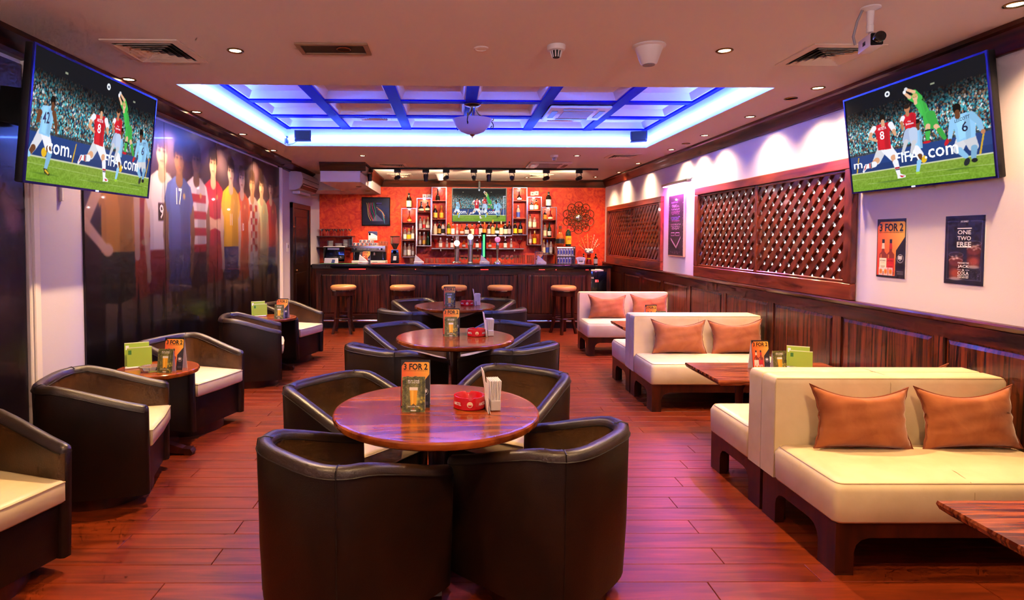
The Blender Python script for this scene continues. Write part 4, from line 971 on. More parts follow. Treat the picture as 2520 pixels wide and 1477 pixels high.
MB().lathe([(.03, .29), (.05, .33), (.088, .40), (.088, .52)], 20, cap=0).build('hopper', M('smoked glass', 'd8a8a0', .05, trans=.8), t); MB().lathe([(.001, .292), (.03, .292), (.05, .33), (.085, .395), (.001, .41)], 18).build('beans', M('coffee beans', '28120a', .5), t); MB().lathe([(.095, .52), (.095, .535), (.001, .54)], 20).build('lid', black, t)
MB().box(-.07, .07, -.06, -.02, .272, .285).build('collar', chrome, t); MB().lathe([(.001, -.078), (.035, -.078)], 20, (0, 0, .235), 'y').build('badge', letter_w, t); MB().prism([(-.03, .08), (.03, .08), (.035, .16), (-.02, .16)], -.077, -.0755).build('sticker', letter_w, t, sharp=None)
# ------------------------------------------------------------------ left shelf with plates and martini glasses
t = thing('crockery_shelf', 'dark open shelf with plates at the left end of the red wall', 'shelf', (-2.295, YB, 0)); 
MB().box(-.345, .355, -.3, -.001, 1.56, 1.58).build('board', walnut_h, t); MB().box(-.345, .355, -.3, -.001, 1.345, 1.365).build('board', walnut_h, t); MB().box(.34, .355, -.3, -.001, 1.366, 1.559).build('side_panel', chrome, t)
for k, (x, n, r) in enumerate(((-2.40, 10, .062), (-2.235, 6, .078), (-2.105, 12, .055), (-2.005, 13, .045))):
    for q in range(n):
        o = cached(('plate', r), lambda: MB().lathe([(r * .6, 0), (r, .008), (r, .011), (r * .58, .004), (.001, .004)], 22).mesh('plate', whitep, 50))
        p = link('plate', o, None, (x, YB - .16, 1.3655 + .0125 * q)); tag(p, 'white plate, %s from the bottom in the %s plate stack' % (ORD[q], ('first', 'second', 'third', 'rightmost')[k]), 'plate', 'plates stacked on the crockery shelf')
mg = thing('martini_glass', 'x', 'glass'); MB().lathe([(.03, 0), (.028, .003), (.004, .008), (.004, .085), (.045, .14)], 14, cap=1).build('bowl', glass, mg)
for k, x in enumerate((-2.56, -2.49, -2.42, -2.345, -2.28, -2.21, -2.14, -2.07, -2.0)):
    o = mg if k == 0 else copy_tree(mg); o.location = (x, YB - (.1 if k % 2 else .2), 1.5805); o['group'] = 'martini glasses on the crockery shelf'; o['label'] = 'martini glass on the crockery shelf, %s from the left' % ORD[k]
# ------------------------------------------------------------------ flower vase, side bottles, cooler
t = thing('flower_vase', 'red vase of white flowers and twigs with a yellow ribbon', 'vase', (2.64, 11.5, BC))
MB().lathe([(.001, 0), (.05, 0), (.055, .05), (.035, .12), (.03, .17), (.045, .2), (.04, .2), (.025, .17), (.03, .12)], 20).build('vase', M('red glaze', '8a1208', .2), t); MB().lathe([(.042, .1), (.046, .115), (.04, .13)], 18, cap=0).build('ribbon', M('yellow ribbon', 'e2b01c', .5), t)
rr = random.Random(11)
for k in range(9):
    a = R(40 * k); MB().sph((.055 * math.cos(a), .04 * math.sin(a), .245 + .02 * (k % 3)), (.032, .03, .028), 10, 7).build('blossom', M('white petals', 'f2ece8', .6), t)
for k in range(10):
    a = R(-80 + 160 * k / 9); top = (.2 * math.sin(a), rr.uniform(-.05, .05), .33 + .22 * math.cos(a) + rr.uniform(-.03, .05)); md = (top[0] * .4, top[1] * .4, .28)
    br = MB().tube([(0, 0, .18), md, top], .004, 5).build('twig', M('twig brown', '6a3a1c', .6) if k % 2 else M('twig pale', 'd8c09a', .6), t)
    for q in range(3):
        f = .55 + .22 * q; MB().sph(tuple(md[i] + (top[i] - md[i]) * f + (0, 0, .008)[i] for i in range(3)), (.009, .009, .014), 6, 5).build('bud', M('petal pink', 'eebcae', .6) if k > 5 else M('petal gold', 'd8942a', .6), br)
bottle('dark bottle with silver label left of the flower vase', 'bottles beside the vase', 2.565, 11.62, BC, .21, .035, 'square', 'brown', 'silver', 'black')
bottle('dark bottle with silver label right of the flower vase', 'bottles beside the vase', 2.80, 11.62, BC, .21, .04, 'square', 'brown', 'silver', 'black')
t = thing('bottle_cooler', 'black drinks cooler with a red number display beyond the bar end', 'cooler', (2.63, 10.72, 0))
MB().rbox(-.16, .16, 0, .32, 0, .96, .008, 2).build('body', blackg, t); MB().box(-.155, .1, .002, .3, .961, .985).build('top_plate', whitep, t); letters(MB(), 'na', -.10, .84, .05, .03, -.002).build('lettering', letter_w, t, sharp=None); letters(MB(), 'corona', -.07, .57, .09, .022, -.002).build('lettering', letter_w, t, sharp=None)
letters(MB(), '3', .0, .785, .022, .04, -.002).build('number_display', reddot, t, sharp=None); MB().box(-.05, -.02, -.003, -.001, .765, .805).build('number_display', reddot, t)
# ================================================================== PICTURES (flat print)
SK = [rgb('d8a07c'), rgb('b87a56'), rgb('6a4028'), rgb('e2b08c')]
def footage(x0, x1, goal, nw=400):
    """one frame of a football match; full frame is 1.78 wide, shown from x0 to x1"""
    c = Cv(1.78, 1.0, 460, rgb('14161a')); rs = np.random.RandomState(2)
    pal = np.array([rgb(k) for k in ('3f9fae', '2c7f92', '5fc0c8', '1c4a5a', '6a4a36', '8a6a52', '20242c', 'cfd4d6', '2a3a5a', '4aa8b8', '14202a', '357f96')])
    for j in range(46):
        yy = .17 + j * .0102
        for i in range(100):
            x = i * .018 + rs.uniform(-.009, .009); k = min(1, max(.05, (yy - .16 - .07 * (1 - abs(x - .89) / .89)) / .18)); col = pal[rs.randint(12)] * (.2 + .95 * k)
            c.ell(x, yy + rs.uniform(-.006, .006), .0075, .0125, col, .9); 
            if rs.rand() < .35: c.ell(x, yy - .014, .0045, .0055, (SK[rs.randint(4)]) * (.25 + .6 * k), .9)
    for x in (.33, 1.27): c.rect(x, x + .035, .1, .115, rgb('8a8f7a'))
    c.rect(0, 1.78, .60, .635, rgb('2e3238'), .8); c.rect(0, 1.78, .625, .805, rgb('24407e')); c.rect(0, 1.78, .735, .805, rgb('1c3266'), .6)
    for x in (.52, 1.62): c.poly([(x, .64), (x + .012, .64), (x - .02, .8), (x - .035, .8)], rgb('c8a030'))
    for x in (.17, 1.16): c.ell(x, .765, .028, .035, rgb('e0b224'))
    yy = c.Y; g = np.clip((yy - .80) / .2, 0, 1)[..., None]; green = rgb('7f9a3a') * (1 - g) + rgb('6f9a28') * g; st = (noise2(c.H, c.W, 5, 3)[..., None] - .5) * .10
    k = (yy > .805)[..., None]; c.a = np.where(k, green + st, c.a); c.rect(0, 1.78, .80, .812, rgb('d8d8c0'), .8)
    for a in ((0, .86, 1.78, .90), (.6, .93, 1.5, .94)): c.cap((a[0], a[1]), (a[2], a[3]), .0018, .0018, rgb('b8c890'), .7)
    for x, y, r in ((.2, .93, .12), (.85, .93, .14), (1.45, .9, .1), (.1, .985, .1)): c.ell(x, y, r, .008, rgb('40641c'), .6, 3)
    def head(x, y, s, skin, hair, back=True):
        s *= 1.28; y -= .004
        c.ell(x, y, .022 * s, .031 * s, hair if back else skin)
        if not back: c.ell(x - .002, y - .014 * s, .022 * s, .018 * s, hair); c.ell(x - .009 * s, y, .003, .003, rgb('201814')); c.ell(x + .007 * s, y, .003, .003, rgb('201814'))
        c.cap((x, y + .02 * s), (x, y + .05 * s), .012 * s, .014 * s, skin)
    def limb(p, r, col):
        for a, b, ra, rb in zip(p, p[1:], r, r[1:]): c.cap(a, b, ra, rb, col)
    def torso(p, col, sh=.82):
        c.poly(p, col); q = np.array(p); m = q.mean(0); c.poly([tuple(m + (a - m) * np.array((.35, .9)) + np.array((-.018, 0))) for a in q], np.clip(col * 1.12, 0, 1), .6); c.poly([tuple(m + (a - m) * np.array((.25, .92)) + np.array((.03, .004))) for a in q], col * sh, .5)
    sky, red, wht, grn = rgb('8fc4ec'), rgb('c4202c'), rgb('e8e8f0'), rgb('42b04a')
    # player 42
    d = SK[2]; limb([(.13, .62), (.06, .74), (.02, .80)], (.04, .03, .018), wht * .92); limb([(.06, .745), (.02, .80)], (.024, .016), d); limb([(.02, .8), (-.02, .76)], (.02, .016), sky)
    limb([(.17, .62), (.215, .72)], (.048, .038), wht); limb([(.215, .73), (.225, .77)], (.026, .024), d); limb([(.228, .77), (.20, .89)], (.026, .017), sky * .9); c.poly([(.18, .885), (.215, .89), (.25, .925), (.24, .94), (.19, .92)], rgb('302418')); c.cap((.2, .9), (.23, .92), .008, .008, rgb('d8b030'))
    torso([(.12, .415), (.22, .40), (.255, .44), (.24, .5), (.215, .64), (.10, .63), (.12, .5), (.085, .49)], sky); limb([(.245, .45), (.275, .54), (.285, .60)], (.022, .016, .012), d); limb([(.1, .47), (.08, .54)], (.022, .016), d); head(.225, .36, 1, d, rgb('18120e'))
    # player 8
    s = SK[0]; limb([(.78, .60), (.72, .70)], (.05, .042), wht * .9); limb([(.72, .70), (.66, .745)], (.03, .026), s); limb([(.69, .735), (.60, .745)], (.03, .022), wht); c.rect(.635, .648, .715, .765, rgb('b01c28')); c.rect(.652, .66, .715, .765, rgb('1c2440')); c.poly([(.61, .72), (.59, .72), (.555, .79), (.565, .81), (.6, .77)], wht); c.poly([(.605, .725), (.595, .73), (.57, .785), (.59, .77)], red)
    limb([(.83, .60), (.89, .69)], (.055, .045), wht); limb([(.89, .70), (.905, .75)], (.028, .026), s); limb([(.905, .75), (.925, .87)], (.028, .018), wht); c.rect(.893, .94, .80, .815, rgb('b01c28')); c.rect(.897, .94, .82, .83, rgb('1c2440')); c.poly([(.91, .87), (.945, .87), (.99, .895), (.985, .91), (.91, .915)], wht); c.poly([(.93, .885), (.98, .895), (.95, .908)], red)
    torso([(.75, .345), (.86, .34), (.895, .37), (.875, .45), (.875, .61), (.745, .60), (.735, .45), (.715, .375)], red); c.cap((.72, .37), (.685, .41), .026, .022, wht); c.cap((.89, .37), (.915, .43), .026, .022, wht); c.cap((.695, .425), (.675, .41), .006, .006, rgb('1c2440')); limb([(.685, .42), (.67, .46), (.735, .50)], (.018, .016, .013), s); limb([(.915, .44), (.925, .48)], (.018, .014), s); head(.815, .295, 1.05, s, rgb('1c1612'))
    # light blue behind, red front, keeper
    torso([(1.10, .47), (1.15, .46), (1.165, .55), (1.16, .66), (1.08, .66), (1.08, .54)], sky); head(1.135, .425, .85, SK[2], rgb('201812'), False); limb([(1.1, .66), (1.13, .72)], (.035, .034), wht); limb([(1.13, .73), (1.12, .78)], (.022, .018), SK[2]); limb([(1.12, .78), (1.10, .87)], (.02, .014), sky); c.ell(1.10, .885, .022, .012, rgb('9ac83a'))
    torso([(1.02, .315), (1.10, .31), (1.13, .335), (1.12, .44), (1.115, .49), (1.03, .50), (1.02, .42), (1.0, .35)], red); c.cap((1.01, .34), (.995, .37), .02, .018, wht); limb([(.995, .38), (1.0, .45)], (.014, .011), SK[1]); head(1.055, .265, .95, SK[1], rgb('2a1c14'), False)
    limb([(1.05, .49), (1.02, .56)], (.04, .034), rgb('a8b8d8')); limb([(1.09, .49), (1.09, .58)], (.04, .034), rgb('b8c8e4')); limb([(1.02, .57), (.985, .66)], (.02, .014), wht * .85); limb([(1.09, .59), (1.06, .68)], (.02, .014), wht * .85); c.ell(.975, .68, .022, .012, rgb('d8e4f0'), rot=.6); c.ell(1.05, .71, .012, .024, rgb('e0ecf4'))
    torso([(1.13, .19), (1.17, .20), (1.225, .27), (1.25, .37), (1.20, .40), (1.165, .33), (1.12, .24)], grn); limb([(1.14, .21), (1.09, .17)], (.028, .022), grn); limb([(1.09, .17), (1.05, .12)], (.015, .012), SK[3]); c.ell(1.045, .105, .014, .018, wht); limb([(1.17, .20), (1.13, .13)], (.028, .022), grn); limb([(1.13, .13), (1.07, .09)], (.015, .012), SK[3]); c.ell(1.06, .08, .016, .015, wht * .9); head(1.135, .185, .85, SK[3], rgb('c8a868'), False)
    limb([(1.23, .38), (1.225, .47)], (.045, .036), grn); limb([(1.25, .38), (1.275, .48)], (.04, .034), grn * .92); limb([(1.22, .47), (1.215, .51)], (.02, .02), SK[3]); limb([(1.215, .52), (1.21, .59)], (.022, .016), grn); limb([(1.285, .49), (1.31, .53)], (.02, .02), SK[3]); limb([(1.31, .53), (1.345, .61)], (.022, .016), grn * .9); c.rect(1.19, 1.24, .505, .515, rgb('202018')); c.ell(1.20, .615, .035, .013, red); c.ell(1.36, .65, .016, .035, red, rot=.5)
    # player 6
    d = SK[2]; limb([(1.47, .66), (1.44, .73)], (.045, .04), wht * .9); limb([(1.53, .66), (1.55, .73)], (.045, .038), wht * .86); limb([(1.445, .74), (1.49, .80)], (.026, .02), sky * .95); limb([(1.555, .74), (1.545, .82)], (.024, .018), sky * .85); c.ell(1.495, .85, .02, .034, rgb('20242c'), rot=.4); c.ell(1.55, .845, .022, .018, rgb('181a20'))
    torso([(1.42, .445), (1.52, .43), (1.565, .47), (1.58, .56), (1.57, .65), (1.435, .67), (1.425, .56), (1.40, .5)], sky); limb([(1.55, .46), (1.60, .53), (1.615, .60)], (.028, .022, .018), sky * .93); c.ell(1.625, .62, .016, .02, SK[1]); limb([(1.415, .48), (1.395, .57), (1.385, .62)], (.024, .02, .016), sky * 1.0); c.ell(1.385, .64, .012, .014, d); head(1.455, .385, 1.1, d, rgb('14100c'))
    c.ell(.885, .04 if goal else .07, .026, .029, rgb('e8ecf2')); c.ell(.885, .04 if goal else .07, .011, .012, rgb('283044')); 
    if goal:
        c.rect(1.69, 1.705, .22, .83, wht); c.rect(1.69, 1.78, .22, .235, wht); c.rect(1.75, 1.758, .24, .8, wht * .8)
        for k in range(14): c.cap((1.70, .25 + .04 * k), (1.78, .24 + .04 * k), .001, .001, wht, .5)
    c.blur(1); p = 460; a = c.a[:, int(x0 * p):int(x1 * p)]; H = int(nw / ((x1 - x0) / 1.0)); 
    jj = (np.linspace(0, a.shape[0] - 1, H)).astype(int); ii = (np.linspace(0, a.shape[1] - 1, nw)).astype(int)
    return a[jj][:, ii]
def tv(name, label, loc, rz, tilt, w, h, crop, goal, bez=.012, nw=400, depth=.045, stretch=1.0):
    t = thing(name, label, 'television', loc, rz, None, tilt); x0, x1 = crop; sw, sh = w - 2 * bez, h - 2 * bez; z0 = -h / 2 + bez
    MB().rbox(-w / 2, w / 2, .003, depth, -h / 2, h / 2, .008, 2).build('housing', black, t)
    bzm = M('blue lit bezel', '20207a', .2, metal=.6) if rz else black  # blue light painted into the bezel colour of the side televisions
    for a in ((-w / 2, w / 2, h / 2 - bez, h / 2), (-w / 2, w / 2, -h / 2, -h / 2 + bez), (-w / 2, -w / 2 + bez, -h / 2 + bez, h / 2 - bez), (w / 2 - bez, w / 2, -h / 2 + bez, h / 2 - bez)):
        MB().box(a[0], a[1], -.006, .0025, a[2], a[3]).build('bezel', bzm, t)
    link('screen', print_mesh('screen', footage(x0, x1, goal, nw), sw, sh, screen_m), t, (0, 0, z0))
    mw, mk = scr_letter_w, scr_letter_k
    def put(mb, s, u, v, ww, hh, sl=0, mar=0.0):   # text given in frame units
        if u - ww / 2 < x0 - mar or u + ww / 2 > x1 + mar: return
        k = sw / (x1 - x0); letters(MB(), s, (u - (x0 + x1) / 2) * k, z0 + (1 - v) * sh, ww * k, hh * sh, -.001, shear=sl).build('lettering', mb, t, sharp=None)
    put(mw, 'FIFA', 1.02, .715, .22, .10); put(mw, '.com', 1.31, .725, .27, .085); put(mw, 'com.', .34, .725, .28, .085); put(mw, 'm.', x0 + .1, .725, .13, .06) if x0 > .2 else None
    put(mw, 'ARTETA', .805, .39, .085, .028); put(mw, '8', .80, .46, .045, .085); put(mk, 'LESCOTT', 1.49, .48, .11, .028, .12); put(mk, '6', 1.505, .55, .045, .085, .05); put(mk, '42', .165, .50, .07, .09, .15); put(mw, 'Fly', 1.07, .39, .03, .016); put(mw, 'Emirates', 1.07, .41, .07, .02)
    MB().box(-.015, .015, -.0075, -.0065, -h / 2 + .002, -h / 2 + bez - .002).build('status_lamp', M('status lamp', 'ffffff', .4, emis=(.3, .4, 1), es=4), t)
    return t
lt = tv('television', 'large tilted television with football on, hung before the left wall', (-2.0755, 3.567, 2.158), R(90), R(5.9), 1.208, .688, (0, 1.66), False)
MB().box(-.1, .1, .046, .53, .0, .2).build('wall_arm', black, lt); pass
rt = tv('television', 'large tilted television with football on, hung on the right wall', (2.955, 3.86, 2.238), R(-90), R(7.1), 1.196, .70, (.43, 1.69), False)
MB().box(-.1, .1, .046, .07, -.1, .1).build('wall_plate', black, rt)
bt = tv('television', 'television above the bar showing the same football match', (.533, YB - .09, 2.205), 0, 0, 1.09, .68, (0, 1.78), True, bez=.018, nw=230)
MB().box(-.02, .02, .01, .04, .34, .47).build('cable_bracket', black, bt)
# ------------------------------------------------------------------ the mural
def mural_img(W_, H_, ppu=200):
    c = Cv(W_, H_, ppu, rgb('2c1a20')); n = noise2(c.H, c.W, 40, 5)[..., None]; c.a = c.a * (.45 + .9 * n) ; 
    for x, y, r in ((.95, .15, .22), (1.3, .25, .2), (2.6, .2, .18), (3.05, .2, .26), (3.6, .22, .18), (4.2, .25, .2), (2.1, .15, .2)): c.ell(x, y, r, r * 1.2, rgb('8a7484'), .5, 40)  # faint glows painted in for the downlight pools near the top
    def Zp(z): return H_ - (z - .1)
    def fig(x, top, shirt, shorts, socks, skin, hair, w=.27, pat=None, num=None, arms='down', sp=0.0):
        s = (top - .1) / 2.42; P = lambda dx, z: (x + dx * s, Zp(.1 + (z - .1) * s + sp))
        sk = np.asarray(skin)
        for sg in (-1, 1):   # legs
            c.cap(P(sg * .11, 1.0), P(sg * .12, .72), .085, .07, sk * .8, 1, 3); c.cap(P(sg * .12, .68), P(sg * .12, .22), .075, .05, socks, 1, 3); c.ell(*P(sg * .14, .13), .09, .04, rgb('181418'), 1, 3)
        c.poly([P(-.235, 1.5), P(.235, 1.5), P(.25, 1.06), P(.02, 1.03), P(0, 1.2), P(-.02, 1.03), P(-.25, 1.06)], shorts)
        # torso
        T = [P(-.09, 2.15), P(.09, 2.15), P(.25, 2.07), P(.31, 1.92), P(.25, 1.78), P(.23, 1.82), P(.235, 1.44), P(-.235, 1.44), P(-.23, 1.82), P(-.25, 1.78), P(-.31, 1.92), P(-.25, 2.07)]
        for sg in (-1, 1):
            if arms == 'down': c.cap(P(sg * .265, 1.85), P(sg * .29, 1.58), .055, .048, sk * .9, 1, 2); c.cap(P(sg * .29, 1.58), P(sg * .26, 1.3), .045, .035, sk * .85, 1, 2); c.ell(*P(sg * .255, 1.22), .04, .07, sk * .85, 1, 2)
        c.poly(T, shirt); c.poly([(a[0] * .5 + x * .5 - .05, a[1]) for a in T], np.clip(np.asarray(shirt) * 1.18, 0, 1), .5); c.poly([(a[0] * .4 + x * .6 + .11, a[1]) for a in T], np.asarray(shirt) * .7, .45)
        if pat == 'hoops':
            for k in range(4): c.rect(P(-.235, 0)[0], P(.235, 0)[0], P(0, 1.98 - .17 * k)[1], P(0, 1.90 - .17 * k)[1], rgb('a01c28'))
        if pat == 'checks':
            for k in range(7):
                for q in range(4):
                    if (k + q) % 2: c.rect(P(-.2 + .1 * q, 0)[0], P(-.1 + .1 * q, 0)[0], P(0, 2.04 - .09 * k)[1], P(0, 1.95 - .09 * k)[1], rgb('8a1c20'))
        if arms == 'cross':
            c.cap(P(-.27, 1.88), P(-.25, 1.62), .055, .05, sk * .9, 1, 2); c.cap(P(-.25, 1.62), P(.16, 1.70), .05, .04, sk * .95, 1, 2); c.cap(P(.27, 1.88), P(.24, 1.64), .055, .05, sk * .85, 1, 2); c.cap(P(.24, 1.63), P(-.14, 1.72), .048, .04, sk, 1, 2)
        if arms == 'hip': c.cap(P(-.28, 1.9), P(-.44, 1.66), .055, .05, sk * .9, 1, 2); c.cap(P(-.44, 1.66), P(-.2, 1.48), .048, .04, sk, 1, 2); c.ell(*P(-.15, 1.46), .07, .05, sk, 1, 2); c.cap(P(.28, 1.88), P(.28, 1.4), .05, .04, sk * .85, 1, 2)
        if num == 'badge': c.rect(P(-.08, 0)[0], P(.06, 0)[0], P(0, 1.86)[1], P(0, 1.70)[1], rgb('3a1a24'))
        c.ell(*P(.1, 1.97), .025, .03, rgb('caa050'), .8, 2)
        c.cap(P(0, 2.2), P(0, 2.12), .06, .075, sk * .8, 1, 2); c.ell(*P(0, 2.33), .1, .145, sk, 1, 3); c.ell(*P(.05, 2.32), .05, .13, sk * .55, .6, 8); c.ell(*P(0, 2.22), .06, .03, sk * .6, .4, 6); c.ell(*P(0, 2.435), .103, .07, hair, 1, 3); c.ell(*P(-.095, 2.38), .02, .06, hair, 1, 2); c.ell(*P(.095, 2.38), .02, .06, hair, 1, 2)
        for sg in (-1, 1): c.ell(*P(sg * .042, 2.335), .03, .02, sk * .6, .6, 4); c.ell(*P(sg * .042, 2.335), .019, .009, rgb('20120f'), 1, 1.5); c.cap(P(sg * .02, 2.364), P(sg * .064, 2.368), .008, .006, rgb('20120f'), .9); 
        c.cap(P(0, 2.335), P(.004, 2.29), .011, .015, sk * .82, .8, 2); c.cap(P(-.03, 2.245), P(.03, 2.245), .007, .007, rgb('8a4a40'), .9, 1.5)
    f = 4.30
    A, B, C_, D_ = rgb('dcae92'), rgb('c08c6c'), rgb('8a6248'), rgb('eac4a8'); dk = rgb('181018')
    fig(8.70 - f, 2.46, rgb('b02a1c'), rgb('34427a'), rgb('30203a'), D_, rgb('5a4030')); fig(8.28 - f, 2.44, rgb('b8b890'), rgb('9a9a86'), rgb('8a8a7a'), A, rgb('2a1c18'))
    fig(7.90 - f, 2.44, rgb('b8a8a8'), rgb('b8b0b8'), rgb('3a3a5a'), B, rgb('3a261c'), pat='checks'); fig(7.52 - f, 2.47, rgb('c4501c'), rgb('c05424'), rgb('b05020'), D_, rgb('6a4a34'))
    fig(6.621 - f, 2.55, rgb('a41c2c'), rgb('a02a24'), rgb('8a2020'), A, rgb('1c1412'), arms='cross'); fig(7.146 - f, 2.52, rgb('d8a018'), rgb('33406e'), rgb('b8b0b8'), D_, rgb('2a1c18'))
    fig(6.186 - f, 2.53, rgb('c8bcc8'), rgb('2a2034'), rgb('8a8090'), C_, rgb('120c0c'), pat='hoops'); fig(5.024 - f, 2.5, rgb('9a2018'), rgb('a83420'), rgb('7a2a20'), B, dk)
    fig(4.74 - f, 2.5, rgb('b0701c'), rgb('1c2420'), rgb('6a4a20'), A, dk, arms='hip'); fig(5.46 - f, 2.51, rgb('c8bcca'), rgb('8a1c24'), rgb('7a2024'), A, rgb('4a3426'), num='badge'); fig(5.80 - f, 2.49, rgb('4a5aa4'), rgb('4a5494'), rgb('3a4480'), C_, rgb('1c1412'))
    c.blur(2); g = np.clip((c.h - c.Y - .3) / 1.75, 0, 1); c.a *= (.09 + .80 * g * g * (3 - 2 * g))[..., None]; return c.half()  # print's fade to dark, with the shade at chair level painted in
MW, MH = 4.83, 2.50
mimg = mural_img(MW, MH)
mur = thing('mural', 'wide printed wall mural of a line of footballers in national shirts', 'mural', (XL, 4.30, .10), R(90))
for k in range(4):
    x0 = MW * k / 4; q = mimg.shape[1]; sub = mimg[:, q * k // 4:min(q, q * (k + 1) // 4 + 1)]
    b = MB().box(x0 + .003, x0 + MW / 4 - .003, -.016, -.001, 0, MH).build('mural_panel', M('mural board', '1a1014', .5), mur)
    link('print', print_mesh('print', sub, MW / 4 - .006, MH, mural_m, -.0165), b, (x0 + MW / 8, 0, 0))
for s_, yy_, zz_, ww_, hh_ in (('9', 5.44, 1.68, .07, .13), ('17', 5.79, 1.84, .12, .16), ('10', 7.54, 1.58, .06, .1), ('11', 7.14, 1.66, .07, .14)): letters(MB(), s_, yy_ - 4.30, zz_, ww_, hh_, -.018).build('shirt_number', M('faded numerals', 'cbbcc4', .5), mur, sharp=None)
c = Cv(1.25, 2.5, 60, rgb('140c12')); c.a *= (.6 + .8 * noise2(c.H, c.W, 14, 9)[..., None]); c.cap((1.0, 2.5 - 1.75), (1.14, 2.5 - 1.62), .07, .05, rgb('5a4048'), 1, 4); c.ell(1.14, 2.5 - 1.56, .06, .08, rgb('6a4a50'), 1, 3)
for k in range(4): c.cap((1.13, 2.5 - 1.58 + .03 * k), (1.20 + .008 * k, 2.5 - 1.60 + .035 * k), .014, .01, rgb('6a4a50'), 1, 2)
c.ell(1.08, 2.5 - 1.1, .08, .12, rgb('3a2a34'), .8, 10); c.blur(2)
m2 = thing('mural_panel_near', 'dark printed mural panel at the left edge, a hand showing', 'mural', (XL, 2.455, .10), R(90)); MB().box(0, 1.25, -.016, -.001, 0, 2.5).build('board', M('mural board'), m2); link('print', print_mesh('print', c.a, 1.25, 2.5, mural_m, -.0165), m2, (.625, 0, 0))
m2.name = 'mural'
# ------------------------------------------------------------------ drinks posters and table cards
def promo_img(ppu=210):
    w, h = 1.0, 1.5; c = Cv(w, h, ppu, rgb('17131c')); t = np.clip((c.X * .9 - c.Y * .45 + .45) / 1.1, 0, 1)[..., None]
    grad = rgb('d43a18') * (1 - t) + rgb('f0b03c') * t; k = Cv(w, h, ppu); k.poly([(.03, .2), (.13, .075), (.93, .075), (.965, .11), (.965, .46), (.68, .80), (.66, 1.44), (.03, 1.44)], (1, 1, 1)); c.a = np.where(k.a > .5, grad, c.a)
    for x, lb in ((.235, rgb('e8dccc')), (.50, rgb('c02018'))):
        c.rect(x - .045, x + .045, .52, .62, rgb('1c1a24')); c.poly([(x - .04, .62), (x + .04, .62), (x + .055, .76), (x - .055, .76)], lb * .9); c.poly([(x - .045, .76), (x + .045, .76), (x + .05, .83), (x + .13, .90), (x + .13, 1.42), (x - .13, 1.42), (x - .13, .90), (x - .05, .83)], rgb('7a2a10')); c.cap((x - .07, .92), (x - .07, 1.0), .02, .02, rgb('d88a40'), .8); c.rect(x - .125, x + .125, 1.0, 1.34, lb); c.rect(x - .06, x + .06, 1.12, 1.125, lb * .6); c.rect(x - .08, x + .08, 1.2, 1.215, rgb('3a2a20'), .6)
    for x in (.17, .34, .51): c.rect(x - .075, x + .075, 1.24, 1.44, rgb('d8c8d4'), .85); c.rect(x - .05, x + .05, 1.29, 1.39, rgb('e89a30')); c.ell(x, 1.34, .035, .06, rgb('c06018'), .8, 6)
    c.ell(.83, 1.0, .105, .105, rgb('d8d4dc')); c.ell(.83, 1.0, .095, .095, rgb('17131c')); c.rect(.72, .94, 1.32, 1.33, rgb('a8a4b0')); c.rect(.74, .94, 1.35, 1.40, rgb('4a4654')); return c.half()
def beer_img(ppu=150):
    w, h = 1.0, 1.4; c = Cv(w, h, ppu); n = noise2(c.H, c.W, 16, 4)[..., None]; m = noise2(c.H, c.W, 5, 8)[..., None]; c.a = rgb('3a4426') * (1 - n) + rgb('8f8a4a') * n; c.a *= (.55 + .7 * m)
    for x in (.12, .3, .75, .9): c.cap((x, .1), (x + .03, 1.3), .03, .05, rgb('2c2c24'), .5, 8)
    for k in range(14): c.ell(rnd.uniform(.6, 1), rnd.uniform(.8, 1.3), .05, .05, rgb('c8b438'), .6, 5)
    c.ell(.5, .75, .3, .5, rgb('d8c880'), .35, 40); c.poly([(.33, .52), (.67, .52), (.62, 1.12), (.38, 1.12)], rgb('e8a828')); c.poly([(.4, .55), (.5, .55), (.49, 1.1), (.43, 1.1)], rgb('f6d060'), .7); c.rect(.32, .68, .42, .54, rgb('ece4e0'))
    for k in range(7): c.cap((.5, 1.08), (.2 + .1 * k, 1.3), .02, .006, rgb('5a4a22'), .8)
    c.rect(.38, .62, 1.31, 1.35, rgb('e8e8e8')); c.ell(.5, 1.26, .03, .025, rgb('c02020')); return c.half()
PIMG, BIMG = promo_img(), beer_img()
def promo_letters(parent, w, h, y, f=1):
    for s_, cx_, cz_, ww_, hh_, mm_ in (('3 FOR 2', 0, .855, .82, .135, letter_k), ('BUY 3 SHOTS FOR THE PRICE OF 2', 0, .77, .82, .018, letter_k), ('88', .33, .345, .13, .065, letter_w), ('AED', .33, .30, .05, .015, letter_w)):
        letters(MB(), s_, cx_ * w, cz_ * h, ww_ * w, hh_ * h, y).build('lettering', mm_, parent, sharp=None)
PH_, PW_ = .41, .272
def curl(amp): return lambda x, z: -amp * np.sin((x / PW_ + .5) * 3.14) ** 2 - amp * .9 * ((x / PW_ + .5) ** 4)
def poster(label, yc, z0, img, w, h, put):
    t = thing('poster', label, 'poster', (XR, yc, z0), R(-90), 'paper posters on the right wall'); MB().box(-w / 2, w / 2, -.004, -.0005, 0, h).build('paper_sheet', paper, t); link('print', print_mesh('print', img, w, h, print_m, -.0052), t); put(t); return t
p = poster('orange and black drinks poster reading 3 FOR 2 with two bottles', 4.13, 1.284, PIMG, PW_, PH_, lambda t: promo_letters(t, PW_, PH_, -.0062))
for s_, u_, v_, w_, h_ in (("JACK DANIEL'S", -.265, .285, .2, .03), ('HONEY', -.265, .17, .1, .012), ("JACK DANIEL'S", 0, .285, .2, .03)): letters(MB(), s_, PW_ * u_, PH_ * v_, PW_ * w_, PH_ * h_, -.0062).build('lettering', letter_k, p, sharp=None)
